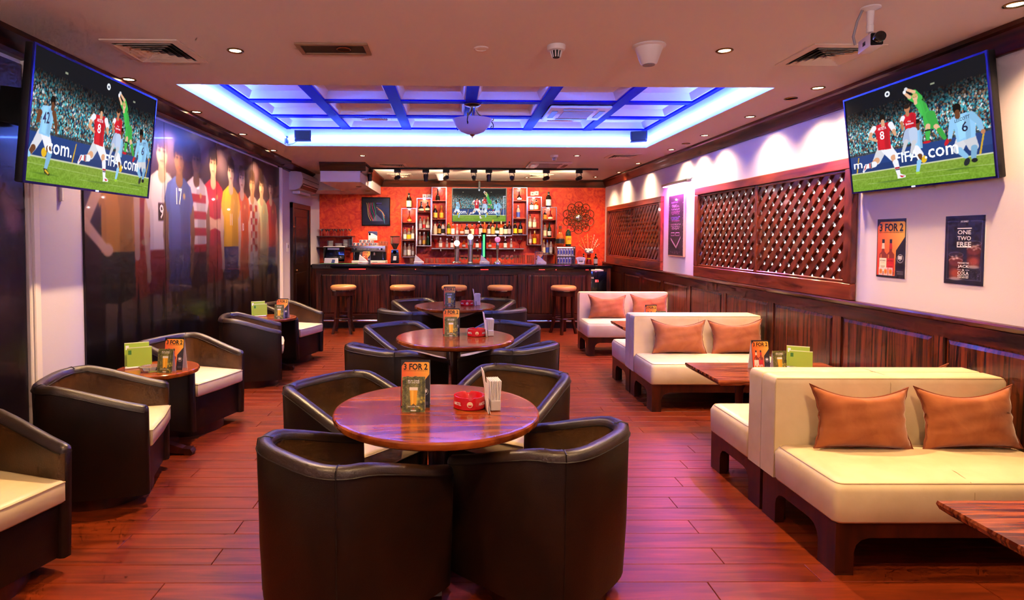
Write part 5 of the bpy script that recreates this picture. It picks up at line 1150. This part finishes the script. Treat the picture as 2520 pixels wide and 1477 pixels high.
def jack_img(ppu=170):
    w, h = 1.0, 1.5; c = Cv(w, h, ppu, rgb('15121f')); n = noise2(c.H, c.W, 24, 6)[..., None]; c.a *= (.6 + .9 * n)
    for a in ((.07, .93, .12, .126), (.07, .93, 1.38, 1.386), (.07, .078, .12, 1.386), (.922, .93, .12, 1.386)): c.rect(*a, rgb('8a88a0'), .8)
    c.rect(.36, .64, .1, .15, rgb('15121f'))
    for x, y, s in ((.30, .95, 1.0), (.74, .70, .95)):
        c.poly([(x - .19 * s, y - .1), (x + .19 * s, y - .1), (x + .16 * s, y + .42 * s), (x - .16 * s, y + .42 * s)], rgb('3a1208')); c.ell(x, y + .3 * s, .13 * s, .1 * s, rgb('a8481c'), .7, 14); c.ell(x, y + .05, .17 * s, .1 * s, rgb('6a2a14'), .8, 6); c.ell(x, y - .1, .19 * s, .06, rgb('9a96a8'), .5); c.ell(x, y - .1, .175 * s, .05, rgb('2a1a1c')); c.ell(x, y + .02, .18 * s, .05, rgb('b8aeb8'), .6); c.ell(x, y + .03, .165 * s, .045, rgb('5a2414'))
        for q in range(6): c.ell(x + rnd.uniform(-.1, .1) * s, y + rnd.uniform(-.08, .05), .03, .02, rgb('d8c8c0'), .5, 3)
        c.ell(x, y + .42 * s, .15 * s, .035, rgb('b0a4ac'), .7, 4)
    for k in range(90): c.ell(rnd.uniform(.58, .9), rnd.uniform(1.0, 1.36), .006, .005, rgb('9a98b0'), .6)
    return c.half()
def jack_text(t):
    w, h = .276, .412; y = -.0062
    def L(s, u, v, ww, hh): letters(MB(), s, (u - .5) * w, (1 - v / 1.5) * h, ww * w, hh / 1.5 * h, y).build('lettering', letter_w, t, sharp=None)
    L("JACK DANIEL'S", .5, .13, .2, .05); L('ONE', .5, .36, .34, .09); L('TWO', .5, .49, .34, .09); L('FREE', .5, .62, .36, .10)
    L('PURCHASE TWO', .5, 1.03, .28, .035); L('JACK', .5, 1.11, .28, .075); L('&', .5, 1.18, .05, .045); L('COLA', .5, 1.25, .28, .075); L('RECEIVE THE THIRD', .5, 1.31, .28, .025); L('COMPLIMENTARY', .5, 1.345, .28, .03)
    for v in (.285, .69): MB().box(-.18 * w, .18 * w, y, y + .0005, (1 - v / 1.5) * h, (1 - (v - .02) / 1.5) * h).build('printed_bar', letter_w, t)
    for u in (.40, .60): MB().box((u - .5 - .05) * w, (u - .5 + .05) * w, y, y + .0005, (1 - 1.185 / 1.5) * h, (1 - 1.178 / 1.5) * h).build('printed_bar', letter_w, t)
poster('dark navy poster with two whisky glasses reading ONE TWO FREE', 3.535, 1.282, jack_img(), .276, .412, jack_text)
def tent(kind):
    t = thing(kind, 'x', 'table card'); w, h, d = (.14, .222, .036) if kind == 'promo_card' else (.107, .16, .028); L = math.hypot(h, d); a = math.atan2(d, h)
    mb = MB().prism([(-d, 0), (-d + .0015, 0), (0, h - .003), (d - .0015, 0), (d, 0), (0, h)], -w / 2, w / 2, 'yz'); mb.build('folded_card', paper, t, sharp=None)
    fr = link('print', print_mesh('print', PIMG if kind == 'promo_card' else BIMG, w, L, print_m), t, (0, -d - .0006, .0), (-a, 0, 0))
    if kind == 'promo_card': promo_letters(fr, w, L, -.0008)
    else:
        for s_, v_, h_ in (('BUY ONE', .885, .05), ('GET ONE FREE', .83, .035), ('DISCOVER THE', .16, .03)): letters(MB(), s_, 0, L * v_, w * .5, L * h_, -.0008).build('lettering', letter_w, fr, sharp=None)
    return t
TP, TB = tent('promo_card'), tent('beer_card'); _tp = [0]
def cards(where, x, y, z, bx, by, rz=0, sc=1):
    a, b = (TP, TB) if not _tp[0] else (copy_tree(TP), copy_tree(TB)); _tp[0] = 1
    a.location = (x, y, z); b.location = (bx, by, z); a.rotation_euler = b.rotation_euler = (0, 0, R(rz)); a.scale = b.scale = (sc,) * 3
    a['label'] = 'tall folded card reading 3 FOR 2 on ' + where; a['group'] = 'promotion cards on the tables'; b['label'] = 'short folded card with a beer glass on ' + where; b['group'] = 'beer cards on the tables'
cards('the nearest round table', -.174, 2.86, .7405, -.178, 2.775); cards('the middle round table', -.005, 4.98, .7405, -.008, 4.90); cards('the farthest round table', -.03, 7.20, .7405, -.03, 7.11)
cards('the nearer small wall table', -1.95, 4.20, .6205, -1.965, 4.10, -4); cards('the farther small wall table', -1.965, 6.92, .6205, -1.975, 6.83, -4); cards('the middle rectangular table', 2.37, 4.55, .5505, 2.46, 4.44, 4)
cards('the rectangular table nearest the bar', 2.34, 6.98, .5505, 2.43, 6.88, 4)
for lab, x in (('tall folded card reading 3 FOR 2 on the bar before the coffee machine', -1.493), ('tall folded card reading 3 FOR 2 at the right part of the bar', 1.512), ):
    o = copy_tree(TP); o.location = (x, 10.40, BT); o.rotation_euler = (0, 0, 0); o['label'] = lab; o['group'] = 'promotion cards on the bar'
# ashtrays
def ashtray():
    t = thing('ashtray', 'x', 'ashtray'); mb = MB(); N = 48; r = .078; h = .058; vs = []
    prof_ = [(r * .94, 0), (r, .004), (r * 1.0, h * .5), (r * .95, h), (r * .86, h), (r * .78, h * .8), (r * .68, .018), (.001, .014)]
    for q, (rr_, z) in enumerate(prof_):
        for k in range(N):
            zz = z - (.009 if q in (3, 4) and (k % 12) < 2 else 0); a = 2 * math.pi * k / N; vs.append((rr_ * math.cos(a), rr_ * math.sin(a), zz))
    fs = [(j * N + k, j * N + (k + 1) % N, (j + 1) * N + (k + 1) % N, (j + 1) * N + k) for j in range(len(prof_) - 1) for k in range(N)] + [tuple(reversed(range(N)))]
    mb.add(vs, fs).build('bowl', ashred, t, sharp=40)
    def wrap(m): m.v = [(math.sin(x / r) * (r + .0012), -math.cos(x / r) * (r + .0012), z) for x, y, z in m.v]; return m
    for k in (-1, 1): wrap(letters(MB(), 'AMSTEL', k * .066, .03, .046, .015)).build('lettering', letter_w, t, sharp=None)
    m = MB(); m.add([(.0, 0, .03)] + [(.014 * math.cos(R(20 * k)), 0, .03 + .014 * math.sin(R(20 * k))) for k in range(18)], [(0, k + 1, (k + 1) % 18 + 1) for k in range(18)]); wrap(m).build('round_badge', M('badge cream', 'ecd8b8', .5), t, sharp=None)
    m = MB().add([(.009 * math.cos(R(180 + 20 * k)), 0, .028 + .009 * math.sin(R(180 + 20 * k))) for k in range(10)], [tuple(range(10))]); wrap(m); m.v = [(x * 1.008, y * 1.008, z) for x, y, z in m.v]; m.build('badge_mark', letter_r, t, sharp=None)
    return t
AS = ashtray()
for k, (x, y, n) in enumerate(((.085, 2.84, 'nearest'), (.205, 4.935, 'middle'), (.18, 7.16, 'farthest'))):
    o = AS if k == 0 else copy_tree(AS); o.location = (x, y, .7405); o['label'] = 'red notched ashtray on the %s round table' % n; o['group'] = 'red ashtrays'
# napkin holders with upright cards
def napkins():
    t = thing('napkin_holder', 'x', 'napkin holder'); MB().rbox(-.024, .024, -.05, .05, 0, .05, .004, 1).build('clear_holder', M('frosted acrylic', 'e8e4ea', .25, trans=.3), t)
    for k in range(7): mb = MB().box(-.0022, .0022, -.045, .045, .006, .14); mb.xf(Matrix.Translation((-.018 + .006 * k, 0, 0)) @ Matrix.Rotation(R(-3 + k), 4, 'Y')); mb.build('napkin', paper, t)
    return t
def stand_cards():
    t = thing('menu_cards', 'x', 'menu'); g = M('menu green', '9dbb3c', .4)
    for k, (h, dx, an) in enumerate(((.14, .0, 4), (.20, .008, 9))):
        mb = MB().box(-.0012, .0012, -.05, .05, 0, h); mb.xf(Matrix.Translation((dx, 0, .001)) @ Matrix.Rotation(R(-an), 4, 'Y')); mb.build('card', paper, t)
    return t
NA, SC = napkins(), stand_cards()
for k, (x, y, n) in enumerate(((.20, 2.815, 'nearest'), (.315, 4.95, 'middle'), (.31, 7.2, 'farthest'))):
    o = NA if k == 0 else copy_tree(NA); o.location = (x, y, .7405); o.rotation_euler = (0, 0, R(8)); o['label'] = 'white paper napkins standing upright on the %s round table' % n; o['group'] = 'napkin holders on the round tables'
    o = SC if k == 0 else copy_tree(SC); o.location = (x - .034, y - .055, .7415); o.rotation_euler = (0, 0, R(4)); o['label'] = 'thin menu cards seen edge on at the %s round table' % n; o['group'] = 'menu cards on the round tables'
def menus(label, x, y, z, rz, sx=1):
    t = thing('menu_stand', label, 'menu', (x, y, z), R(rz), 'green menu stands'); g = M('menu green', '9dbb3c', .4); e = M('menu edge', 'd8e0b0', .5)
    MB().rbox(-.08, .08, -.03, .03, 0, .012, .003, 1).build('foot', whitep, t)
    for k, (yy, h, an, xx) in enumerate(((-.014, .135, -6, .012), (.014, .165, -10, -.004))):
        mb = MB().box(xx - .078, xx + .078, -.0025, .0025, .0, h); T_ = Matrix.Translation((0, yy, .0125)) @ Matrix.Rotation(R(an), 4, 'X'); mb.xf(T_); b = mb.build('card', g, t)
        mb = MB().box(xx - .07, xx - .05, -.0032, -.0027, h - .05, h - .02); mb.xf(T_); mb.build('logo', M('menu dark green', '3f7a2c', .5) if k == 0 else paper, b); mb = MB().box(xx - .078, xx + .078, -.0031, -.0026, h - .006, h); mb.xf(T_); mb.build('edge', e, b)
    return t
menus('green menu stand on the nearer small wall table', -2.235, 4.24, .6205, 28); menus('green menu stand on the farther small wall table', -2.27, 7.02, .6205, 28); menus('green menu stand on the middle rectangular table', 2.66, 4.52, .5505, -26)
def glass_ash(label, x, y, z):
    t = thing('ashtray', label, 'ashtray', (x, y, z), R(20), 'glass ashtrays'); mb = MB().lathe([(.06, 0), (.075, .035), (.06, .036), (.045, .012), (.001, .012)], 8); mb.build('bowl', M('cut glass', 'f6f2ee', .02, trans=.85), t, sharp=None)
glass_ash('faceted clear glass ashtray on the nearer small wall table', -2.09, 4.13, .6205); glass_ash('faceted clear glass ashtray on the middle rectangular table', 2.56, 4.42, .5505)

# ================================================================== WALL THINGS
t = thing('picture', 'framed square picture of bright wavy stripes on the red wall', 'picture', (-1.52, YB, 1.79)); MB().rbox(-.283, .283, -.03, -.001, 0, .565, .006, 1).build('frame', M('matt black frame', '060606', .6, spec=.2), t)
c = Cv(1, 1, 220, rgb('0a0a10')); c.rect(.14, .86, .14, .86, rgb('14141e')); c.poly([(.35, .86), (.52, .6), (.78, .86)], rgb('4a4a68'))
for k, col in enumerate(('e8c040', 'e07a28', 'c02848', '2f9a58', 'c03050', '38a060')):
    x = .16 + .055 * k; pts = [(x + .02 * math.sin(6 * v + k) + .16 * v * v * (1 if k < 2 else .7), .18 + .66 * v) for v in np.linspace(0, 1, 14)]
    for a, b in zip(pts, pts[1:]): c.cap(a, b, .007, .007, rgb(col))
for k, col in enumerate(('e8b040', 'd84a38', '38a868', '8a3a8a', '40a0a0')):
    pts = [(.52 + .05 * k * (1 - v) + .30 * v, .34 + .06 * k + .36 * v * v + .03 * math.sin(5 * v + k)) for v in np.linspace(0, 1, 12)]
    for a, b in zip(pts, pts[1:]): c.cap(a, b, .007, .006, rgb(col))
c.rect(.52, .72, .19, .2, rgb('6a5af0')); c.rect(.54, .72, .25, .26, rgb('6a5af0'))
link('print', print_mesh('print', c.half(), .53, .53, vcol_mat('glazed print', 0, .25, .1)), t, (0, -.031, .018))
# metal flower
t = thing('metal_flower', 'round wall ornament of bronze wire circles with a mirror centre', 'ornament', (2.52, YB, 1.962)); bronze = M('bronze wire', '5a2c14', .35, metal=.5)
def hoop(cx, cz, r, y=-.03): return MB().tube([(cx + r * math.cos(R(15 * k)), y, cz + r * math.sin(R(15 * k))) for k in range(24)], .008, 6, closed=True)
for k in range(10):
    a = R(36 * k + 18); hoop(.235 * math.cos(a), .235 * math.sin(a), .085, -.03 - .006 * (k % 2)).build('wire_ring', bronze, t)
    hoop(.16 * math.cos(a + R(18)), .16 * math.sin(a + R(18)), .07, -.022).build('wire_ring', bronze, t); MB().sph((.25 * math.cos(a), -.035, .25 * math.sin(a)), (.012, .008, .018), 8, 6).build('bead', M('garnet bead', '6a1008', .2), t)
MB().lathe([(.001, -.075), (.03, -.07), (.055, -.055), (.066, -.03), (.066, -.001)], 28, axis='y').build('mirror', chrome, t); hoop(0, 0, .07, -.03).build('mirror_ring', brass, t)
for k in range(5): a = R(72 * k); MB().tube([(.06 * math.cos(a), -.02, .06 * math.sin(a)), (.16 * math.cos(a), -.022, .16 * math.sin(a))], .003, 5).build('spoke', bronze, t)
# chalkboard with its pink lamp
t = thing('chalkboard', 'tall chalkboard menu with pink writing between the two lattice screens', 'chalkboard', (XR, 8.08, 1.31), R(-90)); w, h = .56, .845
c = Cv(.56, .845, 330, rgb('1c1220')); rs = random.Random(9)
def scr(y, x0, x1, col, hgt=.012):
    x = x0
    while x < x1: d = rs.uniform(.008, .02); c.cap((x, y + rs.uniform(-hgt, hgt)), (x + d, y + rs.uniform(-hgt, hgt)), .0028, .0028, rgb(col), .9); x += d * rs.choice((.8, 1, 1.6))
for y, col, a, b in ((.07, 'd85a9a', .3, .4), (.1, '9a7ad8', .1, .34), (.14, 'c8a0d0', .12, .3), (.16, 'd8b0d8', .14, .4), (.2, 'c090d0', .1, .42), (.235, 'c070b8', .1, .44), (.26, 'b060a8', .12, .4), (.31, '8a6af0', .08, .42), (.335, '7a7af0', .1, .4), (.36, 'c050a0', .12, .42), (.41, 'd898d0', .08, .44), (.44, 'd8a8d8', .1, .42), (.47, 'e0a8d8', .12, .4)): scr(y, a, b, col)
for k in range(10): c.cap((.1 + .02 * k, .60 + .012 * k), (.12 + .02 * k, .63 + .012 * k), .005, .004, rgb('e0b8e0'), .9); c.cap((.46 - .016 * k, .58 + .014 * k), (.45 - .016 * k, .61 + .014 * k), .005, .004, rgb('e0b8e0'), .9)
for x0 in (.1, .28):
    for yy in (.52, .56): c.rect(x0, x0 + .14, yy, yy + .006, rgb('e0a0e0'))
    c.rect(x0, x0 + .006, .52, .566, rgb('e0a0e0')); c.rect(x0 + .134, x0 + .14, .52, .566, rgb('e0a0e0'))
for k in range(90): 
    sd = rs.choice((0, 1, 2)); p_ = (rs.choice((.025, .535)), rs.uniform(.1, .8)) if sd else (rs.uniform(.05, .5), rs.uniform(.78, .82)); c.ell(p_[0], p_[1], .004, .004, rgb('d8a0d8'))
MB().rbox(-w / 2, w / 2, -.03, -.001, 0, h, .004, 1).build('board', M('pale frame', 'c89a86', .5), t); link('print', print_mesh('print', c.half(), w - .03, h - .03, print_m, -.0305), t, (0, 0, .015))
t = thing('picture_lamp', 'long wall lamp with pink lights above the chalkboard', 'lamp', (XR, 7.985, 2.29), R(-90))
MB().rbox(-.46, .46, -.11, -.045, -.018, .022, .012, 2).build('housing', steel, t)
for k in range(8): MB().box(-.41 + .105 * k, -.33 + .105 * k, -.10, -.06, -.024, -.019).build('light_cell', pink_m, t)
for x in (-.44, .44): MB().tube([(x, -.06, .01), (x, -.03, .03), (x, -.001, .03)], .008, 6).build('bracket', chrome, t)
l = bpy.data.lights.new('pink_light', 'AREA'); l.shape = 'RECTANGLE'; l.size = .84; l.size_y = .03; l.energy = 70; l.color = (1, .16, .8); link('pink_light', l, t, (0, -.08, -.03), (R(25), 0, 0))
# wall air conditioner, switch, conduit
t = thing('wall_air_conditioner', 'white split air conditioner high on the left wall above the door', 'air conditioner', (XL, 9.74, 2.325), R(90))
P = [(0, 0), (0, .30), (-.10, .30), (-.2, .285), (-.225, .2), (-.215, .11), (-.17, .03), (-.1, .0)]
MB().prism([(y, z) for y, z in P], 0, 1.17, 'yz').build('housing', M('ac shell', 'd4c8cc', .35), t, sharp=30)
MB().prism([(-.206, .105), (-.219, .108), (-.175, .024), (-.16, .03)], .06, 1.11, 'yz').build('air_slot', black, t, sharp=None); MB().prism([(-.222, .19), (-.2255, .19), (-.2245, .18), (-.221, .18)], .02, 1.15, 'yz').build('panel_gap', black, t, sharp=None); 
for z in (.07,): q = MB().prism([(-.2, .082), (-.209, .078), (-.213, .086), (-.205, .091)], .07, 1.1, 'yz').build('louvre', whitep, t, sharp=None)
MB().box(.0, .02, -.21, -.02, .30, .301).build('top_grille', greyp, t); MB().rbox(.2, .95, -.12, -.001, -.05, -.002, .005, 1).build('pipe_cover', whitep, t)
t = thing('wall_switch', 'white switch box on the wall beside the door', 'switch', (XL, 9.59, 1.40), R(90)); MB().rbox(-.04, .04, -.02, 0, -.08, .06, .004, 1).build('box', whitep, t); MB().rbox(-.015, .015, -.028, -.0205, -.02, .03, .003, 1).build('rocker', greyp, t)
t = thing('cable_duct', 'short white cable duct on the wall below the left television', 'duct', (XL, 4.07, 1.79), R(90)); MB().rbox(-.012, .012, -.018, 0, 0, .62, .003, 1).build('channel', whitep, t); MB().rbox(-.014, .014, -.02, -.0185, .3, .33, .001, 1).build('clip', whitep, t)

# ================================================================== CEILING THINGS
def diffuser(label, x, y, s, z=CE, n=5):
    t = thing('air_diffuser', label, 'air vent', (x, y, z), 0, 'square ceiling air diffusers'); g = M('diffuser enamel', 'efe0d0', .4); a = s / 2
    def ringm(r0, z0, r1, z1):
        return MB().add([(sx * r, sy * r, zz) for r, zz in ((r0, z0), (r1, z1)) for sx, sy in ((-1, -1), (1, -1), (1, 1), (-1, 1))], [(k, (k + 1) % 4, (k + 1) % 4 + 4, k + 4) for k in range(4)])
    m = MB(); 
    for r0, z0, r1, z1 in ((a, -.001, a, -.008), (a, -.008, a - .045, -.012), (a - .045, -.012, a - .045, -.001)): q = ringm(r0, z0, r1, z1); m.add(q.v, q.f)
    m.build('frame', g, t, sharp=None); MB().box(-a + .046, a - .046, -a + .046, a - .046, -.0022, -.001).build('dark_throat', black, t)
    for k in range(n):
        r = (a - .05) * (1 - k / n); m = ringm(r - (a - .05) / n * .72, -.003, r - .002, -.02); m.build('louvre', g, t, sharp=None)
    MB().box(-.012, .012, -.012, .012, -.02, -.003).build('centre', g, t); return t
diffuser('square air diffuser in the near ceiling at the left television', -1.852, 3.795, .455); diffuser('square air diffuser in the near ceiling below the ceiling camera', 2.368, 3.786, .44)
diffuser('square air diffuser near the crown moulding behind the right recess corner', 2.39, 8.42, .42); diffuser('square air diffuser in the ceiling before the track lights', -.96, 9.60, .46)
diffuser('square air diffuser over the bar, left of the white cone', -.97, 11.1, .44); diffuser('square air diffuser over the bar, right of the television', 1.62, 11.1, .44)
diffuser('square air diffuser in the left part of the blue recess', -.963, 7.28, .42, CVZ + .09); diffuser('square air diffuser in the right part of the blue recess', 1.333, 7.28, .42, CVZ + .09)
def cassette(label, x, y, s, z):
    t = thing('cassette_air_conditioner', label, 'air conditioner', (x, y, z), 0, 'ceiling cassette air conditioners'); a = s / 2
    MB().rbox(-a, a, -a, a, -.03, -.001, .012, 2).build('panel', whitep, t); MB().rbox(-a * .5, a * .5, -a * .5, a * .5, -.036, -.0305, .004, 1).build('intake_grille', greyp, t)
    for sx, sy in ((1, 0), (-1, 0), (0, 1), (0, -1)):
        MB().box(-a * .55 if sy else sx * a * .78 - .03, a * .55 if sy else sx * a * .78 + .03, -a * .55 if sx else sy * a * .78 - .03, a * .55 if sx else sy * a * .78 + .03, -.034, -.0305).build('air_slot', black, t)
cassette('square cassette air conditioner inside the blue recess', 1.333, 6.52, .64, CVZ - .001); cassette('square cassette air conditioner in the ceiling before the track lights', 1.50, 9.40, .64, CE)
t = thing('ceiling_slot', 'rectangular framed opening in the near ceiling', 'opening', (-.73, 3.717, CE)); m = M('slot frame', '9a7a60', .4)
for a in ((-.217, .217, -.105, -.08), (-.217, .217, .08, .105), (-.217, -.19, -.08, .08), (.19, .217, -.08, .08)): MB().box(a[0], a[1], a[2], a[3], -.012, -.001).build('frame_bar', m, t)
MB().box(-.19, .19, -.08, .08, -.004, -.001).build('dark_inside', M('slot inside', '2c120a', .6), t); MB().lathe([(.04, -.012), (.045, -.009), (.04, -.006)], 16, (.06, 0, 0), cap=0).build('lamp_rim', M('copper'), t)  # flat dark brown plate paints the wood and shade of the open hole
t = thing('cover_plate', 'small round cover plate in the middle of the near ceiling', 'cover plate', (.173, 3.695, CE)); MB().lathe([(.045, -.001), (.045, -.006), (.035, -.01), (.032, -.006), (.001, -.006)], 24).build('plate', ceilw, t)
t = thing('cover_plate', 'small round cover plate inside the blue recess left of the lamp', 'cover plate', (-.21, 6.40, CVZ + .0895)); MB().lathe([(.08, -.001), (.08, -.008), (.06, -.012), (.001, -.01)], 24).build('plate', covew, t)
def smoke(label, x, y):
    t = thing('smoke_detector', label, 'smoke detector', (x, y, CE), 0, 'smoke detectors'); MB().lathe([(.055, -.001), (.055, -.02), (.05, -.03), (.035, -.034)], 24).build('base', whitep, t); MB().lathe([(.028, -.034), (.022, -.07), (.018, -.074), (.001, -.075)], 16).build('sensor', black, t)
    for k in range(10): a = R(36 * k); MB().tube([(.034 * math.cos(a), .034 * math.sin(a), -.034), (.024 * math.cos(a), .024 * math.sin(a), -.072)], .0035, 5).build('rib', whitep, t)
smoke('white ribbed smoke detector in the near ceiling', .624, 3.639); smoke('white smoke detector beyond the blue recess', 1.423, 8.383)
def cone(label, x, y):
    t = thing('ceiling_speaker', label, 'speaker', (x, y, CE), 0, 'white cone ceiling speakers'); MB().lathe([(.098, -.001), (.1, -.008), (.092, -.014), (.082, -.016), (.05, -.105), (.042, -.115), (.001, -.118)], 32).build('cone', whitep, t)
    MB().lathe([(.001, -.1185), (.036, -.1185), (.036, -.116), (.001, -.116)], 24).build('grille', greyp, t)
cone('white cone shaped ceiling speaker in the near ceiling', 1.181, 3.628); cone('white cone shaped ceiling speaker over the bar', -.216, 10.9)
t = thing('security_camera', 'white box security camera hanging from the near ceiling', 'camera', (2.092, 3.015, CE)); lav = whitep
MB().lathe([(.046, -.001), (.046, -.008), (.03, -.012), (.02, -.02)], 20).build('ceiling_plate', lav, t); MB().lathe([(.018, -.02), (.015, -.09), (.017, -.092), (.016, -.125), (.001, -.126)], 14).build('stem', lav, t); MB().lathe([(.007, -.12), (.007, -.15)], 8).build('joint', chrome, t)
bd = MB().rbox(-.03, .03, -.08, .06, -.215, -.15, .006, 2); Mx = Matrix.Rotation(R(-14), 4, 'Z'); bd.xf(Mx).build('housing', lav, t); q = MB().rbox(-.027, .027, -.084, -.0802, -.212, -.153, .004, 1); q.xf(Mx).build('front_plate', black, t)
q = MB().lathe([(.001, -.125), (.024, -.125), (.026, -.12), (.026, -.105), (.022, -.085)], 18, (0, 0, -.182), 'y'); q.xf(Mx).build('lens', blackg, t); q = MB().box(-.0312, -.0302, -.03, .0, -.195, -.175); q.xf(Mx).build('label_patch', black, t); MB().tube([(-.03, .01, -.002), (-.045, .03, -.06), (-.05, .05, -.13), (-.035, .055, -.17)], .006, 6).build('cable', greyp, t)
# pendant bowl lamp
t = thing('pendant_lamp', 'frosted bowl pendant lamp with scrolled arms under the blue recess', 'lamp', (.205, 6.2, CVZ))
MB().lathe([(.085, -.001), (.085, -.006), (.07, -.016), (.03, -.022), (.001, -.024)], 24).build('canopy', M('copper'), t)
MB().lathe([(.205, -.155), (.2, -.16), (.17, -.225), (.12, -.275), (.06, -.30), (.02, -.308), (.001, -.309), (.001, -.303), (.06, -.294), (.115, -.27), (.163, -.22), (.196, -.155)], 36, cap=0).build('bowl', M('alabaster glass', 'b8a8c8', .4, trans=.15), t, sharp=50)
MB().lathe([(.03, -.309), (.02, -.32), (.008, -.328), (.006, -.345), (.001, -.348)], 14).build('finial', brass, t); MB().tube([(0, 0, -.02), (0, 0, -.3)], .005, 8).build('stem', brass, t)
for k in range(3):
    a = R(15 + 120 * k); c_, s_ = math.cos(a), math.sin(a); pr_ = [(.03, -.02), (.035, -.06), (.07, -.10), (.13, -.13), (.2, -.155), (.225, -.15), (.23, -.135), (.222, -.13)]
    ar = MB().tube([(r * c_, r * s_, z) for r, z in pr_], .0055, 6).build('arm', brass, t)
    sp = [(.205, -.16), (.225, -.19), (.23, -.215), (.215, -.235), (.2, -.225), (.205, -.21), (.218, -.212)]; MB().tube([(r * c_, r * s_, z) for r, z in sp], .0045, 6).build('scroll', M('dark iron', '1c1420', .4, metal=.8), ar)
# box speakers at the far side of the recess
for lab, x, z in (('black box speaker in the far left corner of the recess', -1.88, 2.823), ('black box speaker in the far right corner of the recess', 2.35, 2.835)):
    t = thing('box_speaker', lab, 'speaker', (x, CVY1 - .09, z), R(12 if x < 0 else -12), 'black box speakers'); m = M('speaker blue black', '0c0c3a', .35); MB().prism([(-.1, -.068), (.1, -.06), (.1, .068), (-.1, .062)], -.06, .03).build('cabinet', m, t, sharp=None); MB().rbox(-.085, .085, -.066, -.0605, -.052, .054, .002, 1).build('grille', black, t); MB().tube([(0, .03, 0), (0, .08, 0)], .01, 8).build('bracket', black, t)
t = thing('cable_box', 'small dark control box for the light strip in the left recess corner', 'box', (CVX0 + .0145, CVY1 - .06, 2.78)); MB().rbox(0, .02, -.025, .025, -.04, .045, .003, 1).build('case', M('speaker blue black'), t); MB().tube([(.01, 0, -.04), (.02, .0, -.06), (.08, 0, -.05), (.13, .0, -.02)], .003, 5).build('cable', black, t)
# track with spot heads
tr = thing('light_track', 'long black ceiling track carrying ten spot heads before the bar', 'track', (0, 9.95, CE)); MB().box(-1.72, 2.42, -.018, .018, -.03, -.001).build('rail', black, tr); tsp = M('track black', '0e0c10', .4)
for k, (x, yaw, drop) in enumerate(((-1.666, -20, 0), (-1.37, -5, 1), (-.912, 25, 0), (-.441, 0, 1), (-.104, 18, 0), (.355, -4, 0), (.605, 4, 1), (.99, -10, 0), (1.558, 20, 0), (2.106, 14, 0))):
    h = thing('track_spot', 'black track spot head, %s from the left' % ORD[k], 'spotlight', (x, 9.95, CE - .0305), 0, 'spot heads on the ceiling track'); MB().rbox(-.055, .055, -.022, .022, -.05, 0, .003, 1).build('adapter', tsp, h)
    MB().tube([(.02, 0, -.05), (.035, 0, -.08), (.03, 0, -.12), (0, 0, -.135)], .005, 6).build('cable', tsp, h)
    for s_ in (-1, 1): MB().tube([(s_ * .038, 0, -.05), (s_ * .038, 0, -.13)], .003, 5).build('yoke', tsp, h)
    tilt = 12 if drop else 84; m = MB().lathe([(.001, .06), (.03, .06), (.036, .04), (.036, -.06), (.032, -.06), (.03, -.03), (.001, -.03)], 18); Mx = Matrix.Translation((0, 0, -.135)) @ Matrix.Rotation(R(yaw), 4, 'Z') @ Matrix.Rotation(R(tilt), 4, 'X'); m.xf(Mx).build('barrel', tsp, h, sharp=40)
    m = MB().lathe([(.001, -.05), (.03, -.05)], 16); m.xf(Mx).build('lamp_face', lamp_on, h)
    l = bpy.data.lights.new('spot', 'SPOT'); l.energy = TRACK_W; l.color = (1, .74, .45); l.spot_size = R(70 if drop else 95); l.spot_blend = .6; l.shadow_soft_size = .025; s = link('spot', l, h); s.matrix_local = Mx @ Matrix.Translation((0, 0, -.065))

# lit bowl lamps added unseen behind the camera to brighten the ceiling
for k, x in enumerate((-1.2, 1.5)):
    o = thing('pendant_lamp', ('added unseen bowl lamp behind the camera, lighting the ceiling, on the %s' % ('left', 'right')[k]), 'lamp', (x, -.7, CE), 0, 'added unseen bowl lamps for ceiling light')
    MB().lathe([(.085, -.001), (.085, -.006), (.03, -.022), (.001, -.024)], 20).build('canopy', brass, o); MB().tube([(0, 0, -.02), (0, 0, -.85)], .005, 8).build('stem', brass, o)
    MB().lathe([(.2, -.74), (.17, -.80), (.1, -.84), (.001, -.86)], 28, cap=0).build('bowl', M('fill lamp bowl', 'f0e0d0', .4, emis=(1, .8, .7), es=2), o)
    l = bpy.data.lights.new('fill_bulb', 'POINT'); l.energy = 105; l.color = (1, .84, .82); l.shadow_soft_size = .05; link('fill_bulb', l, o, (0, 0, -.70))
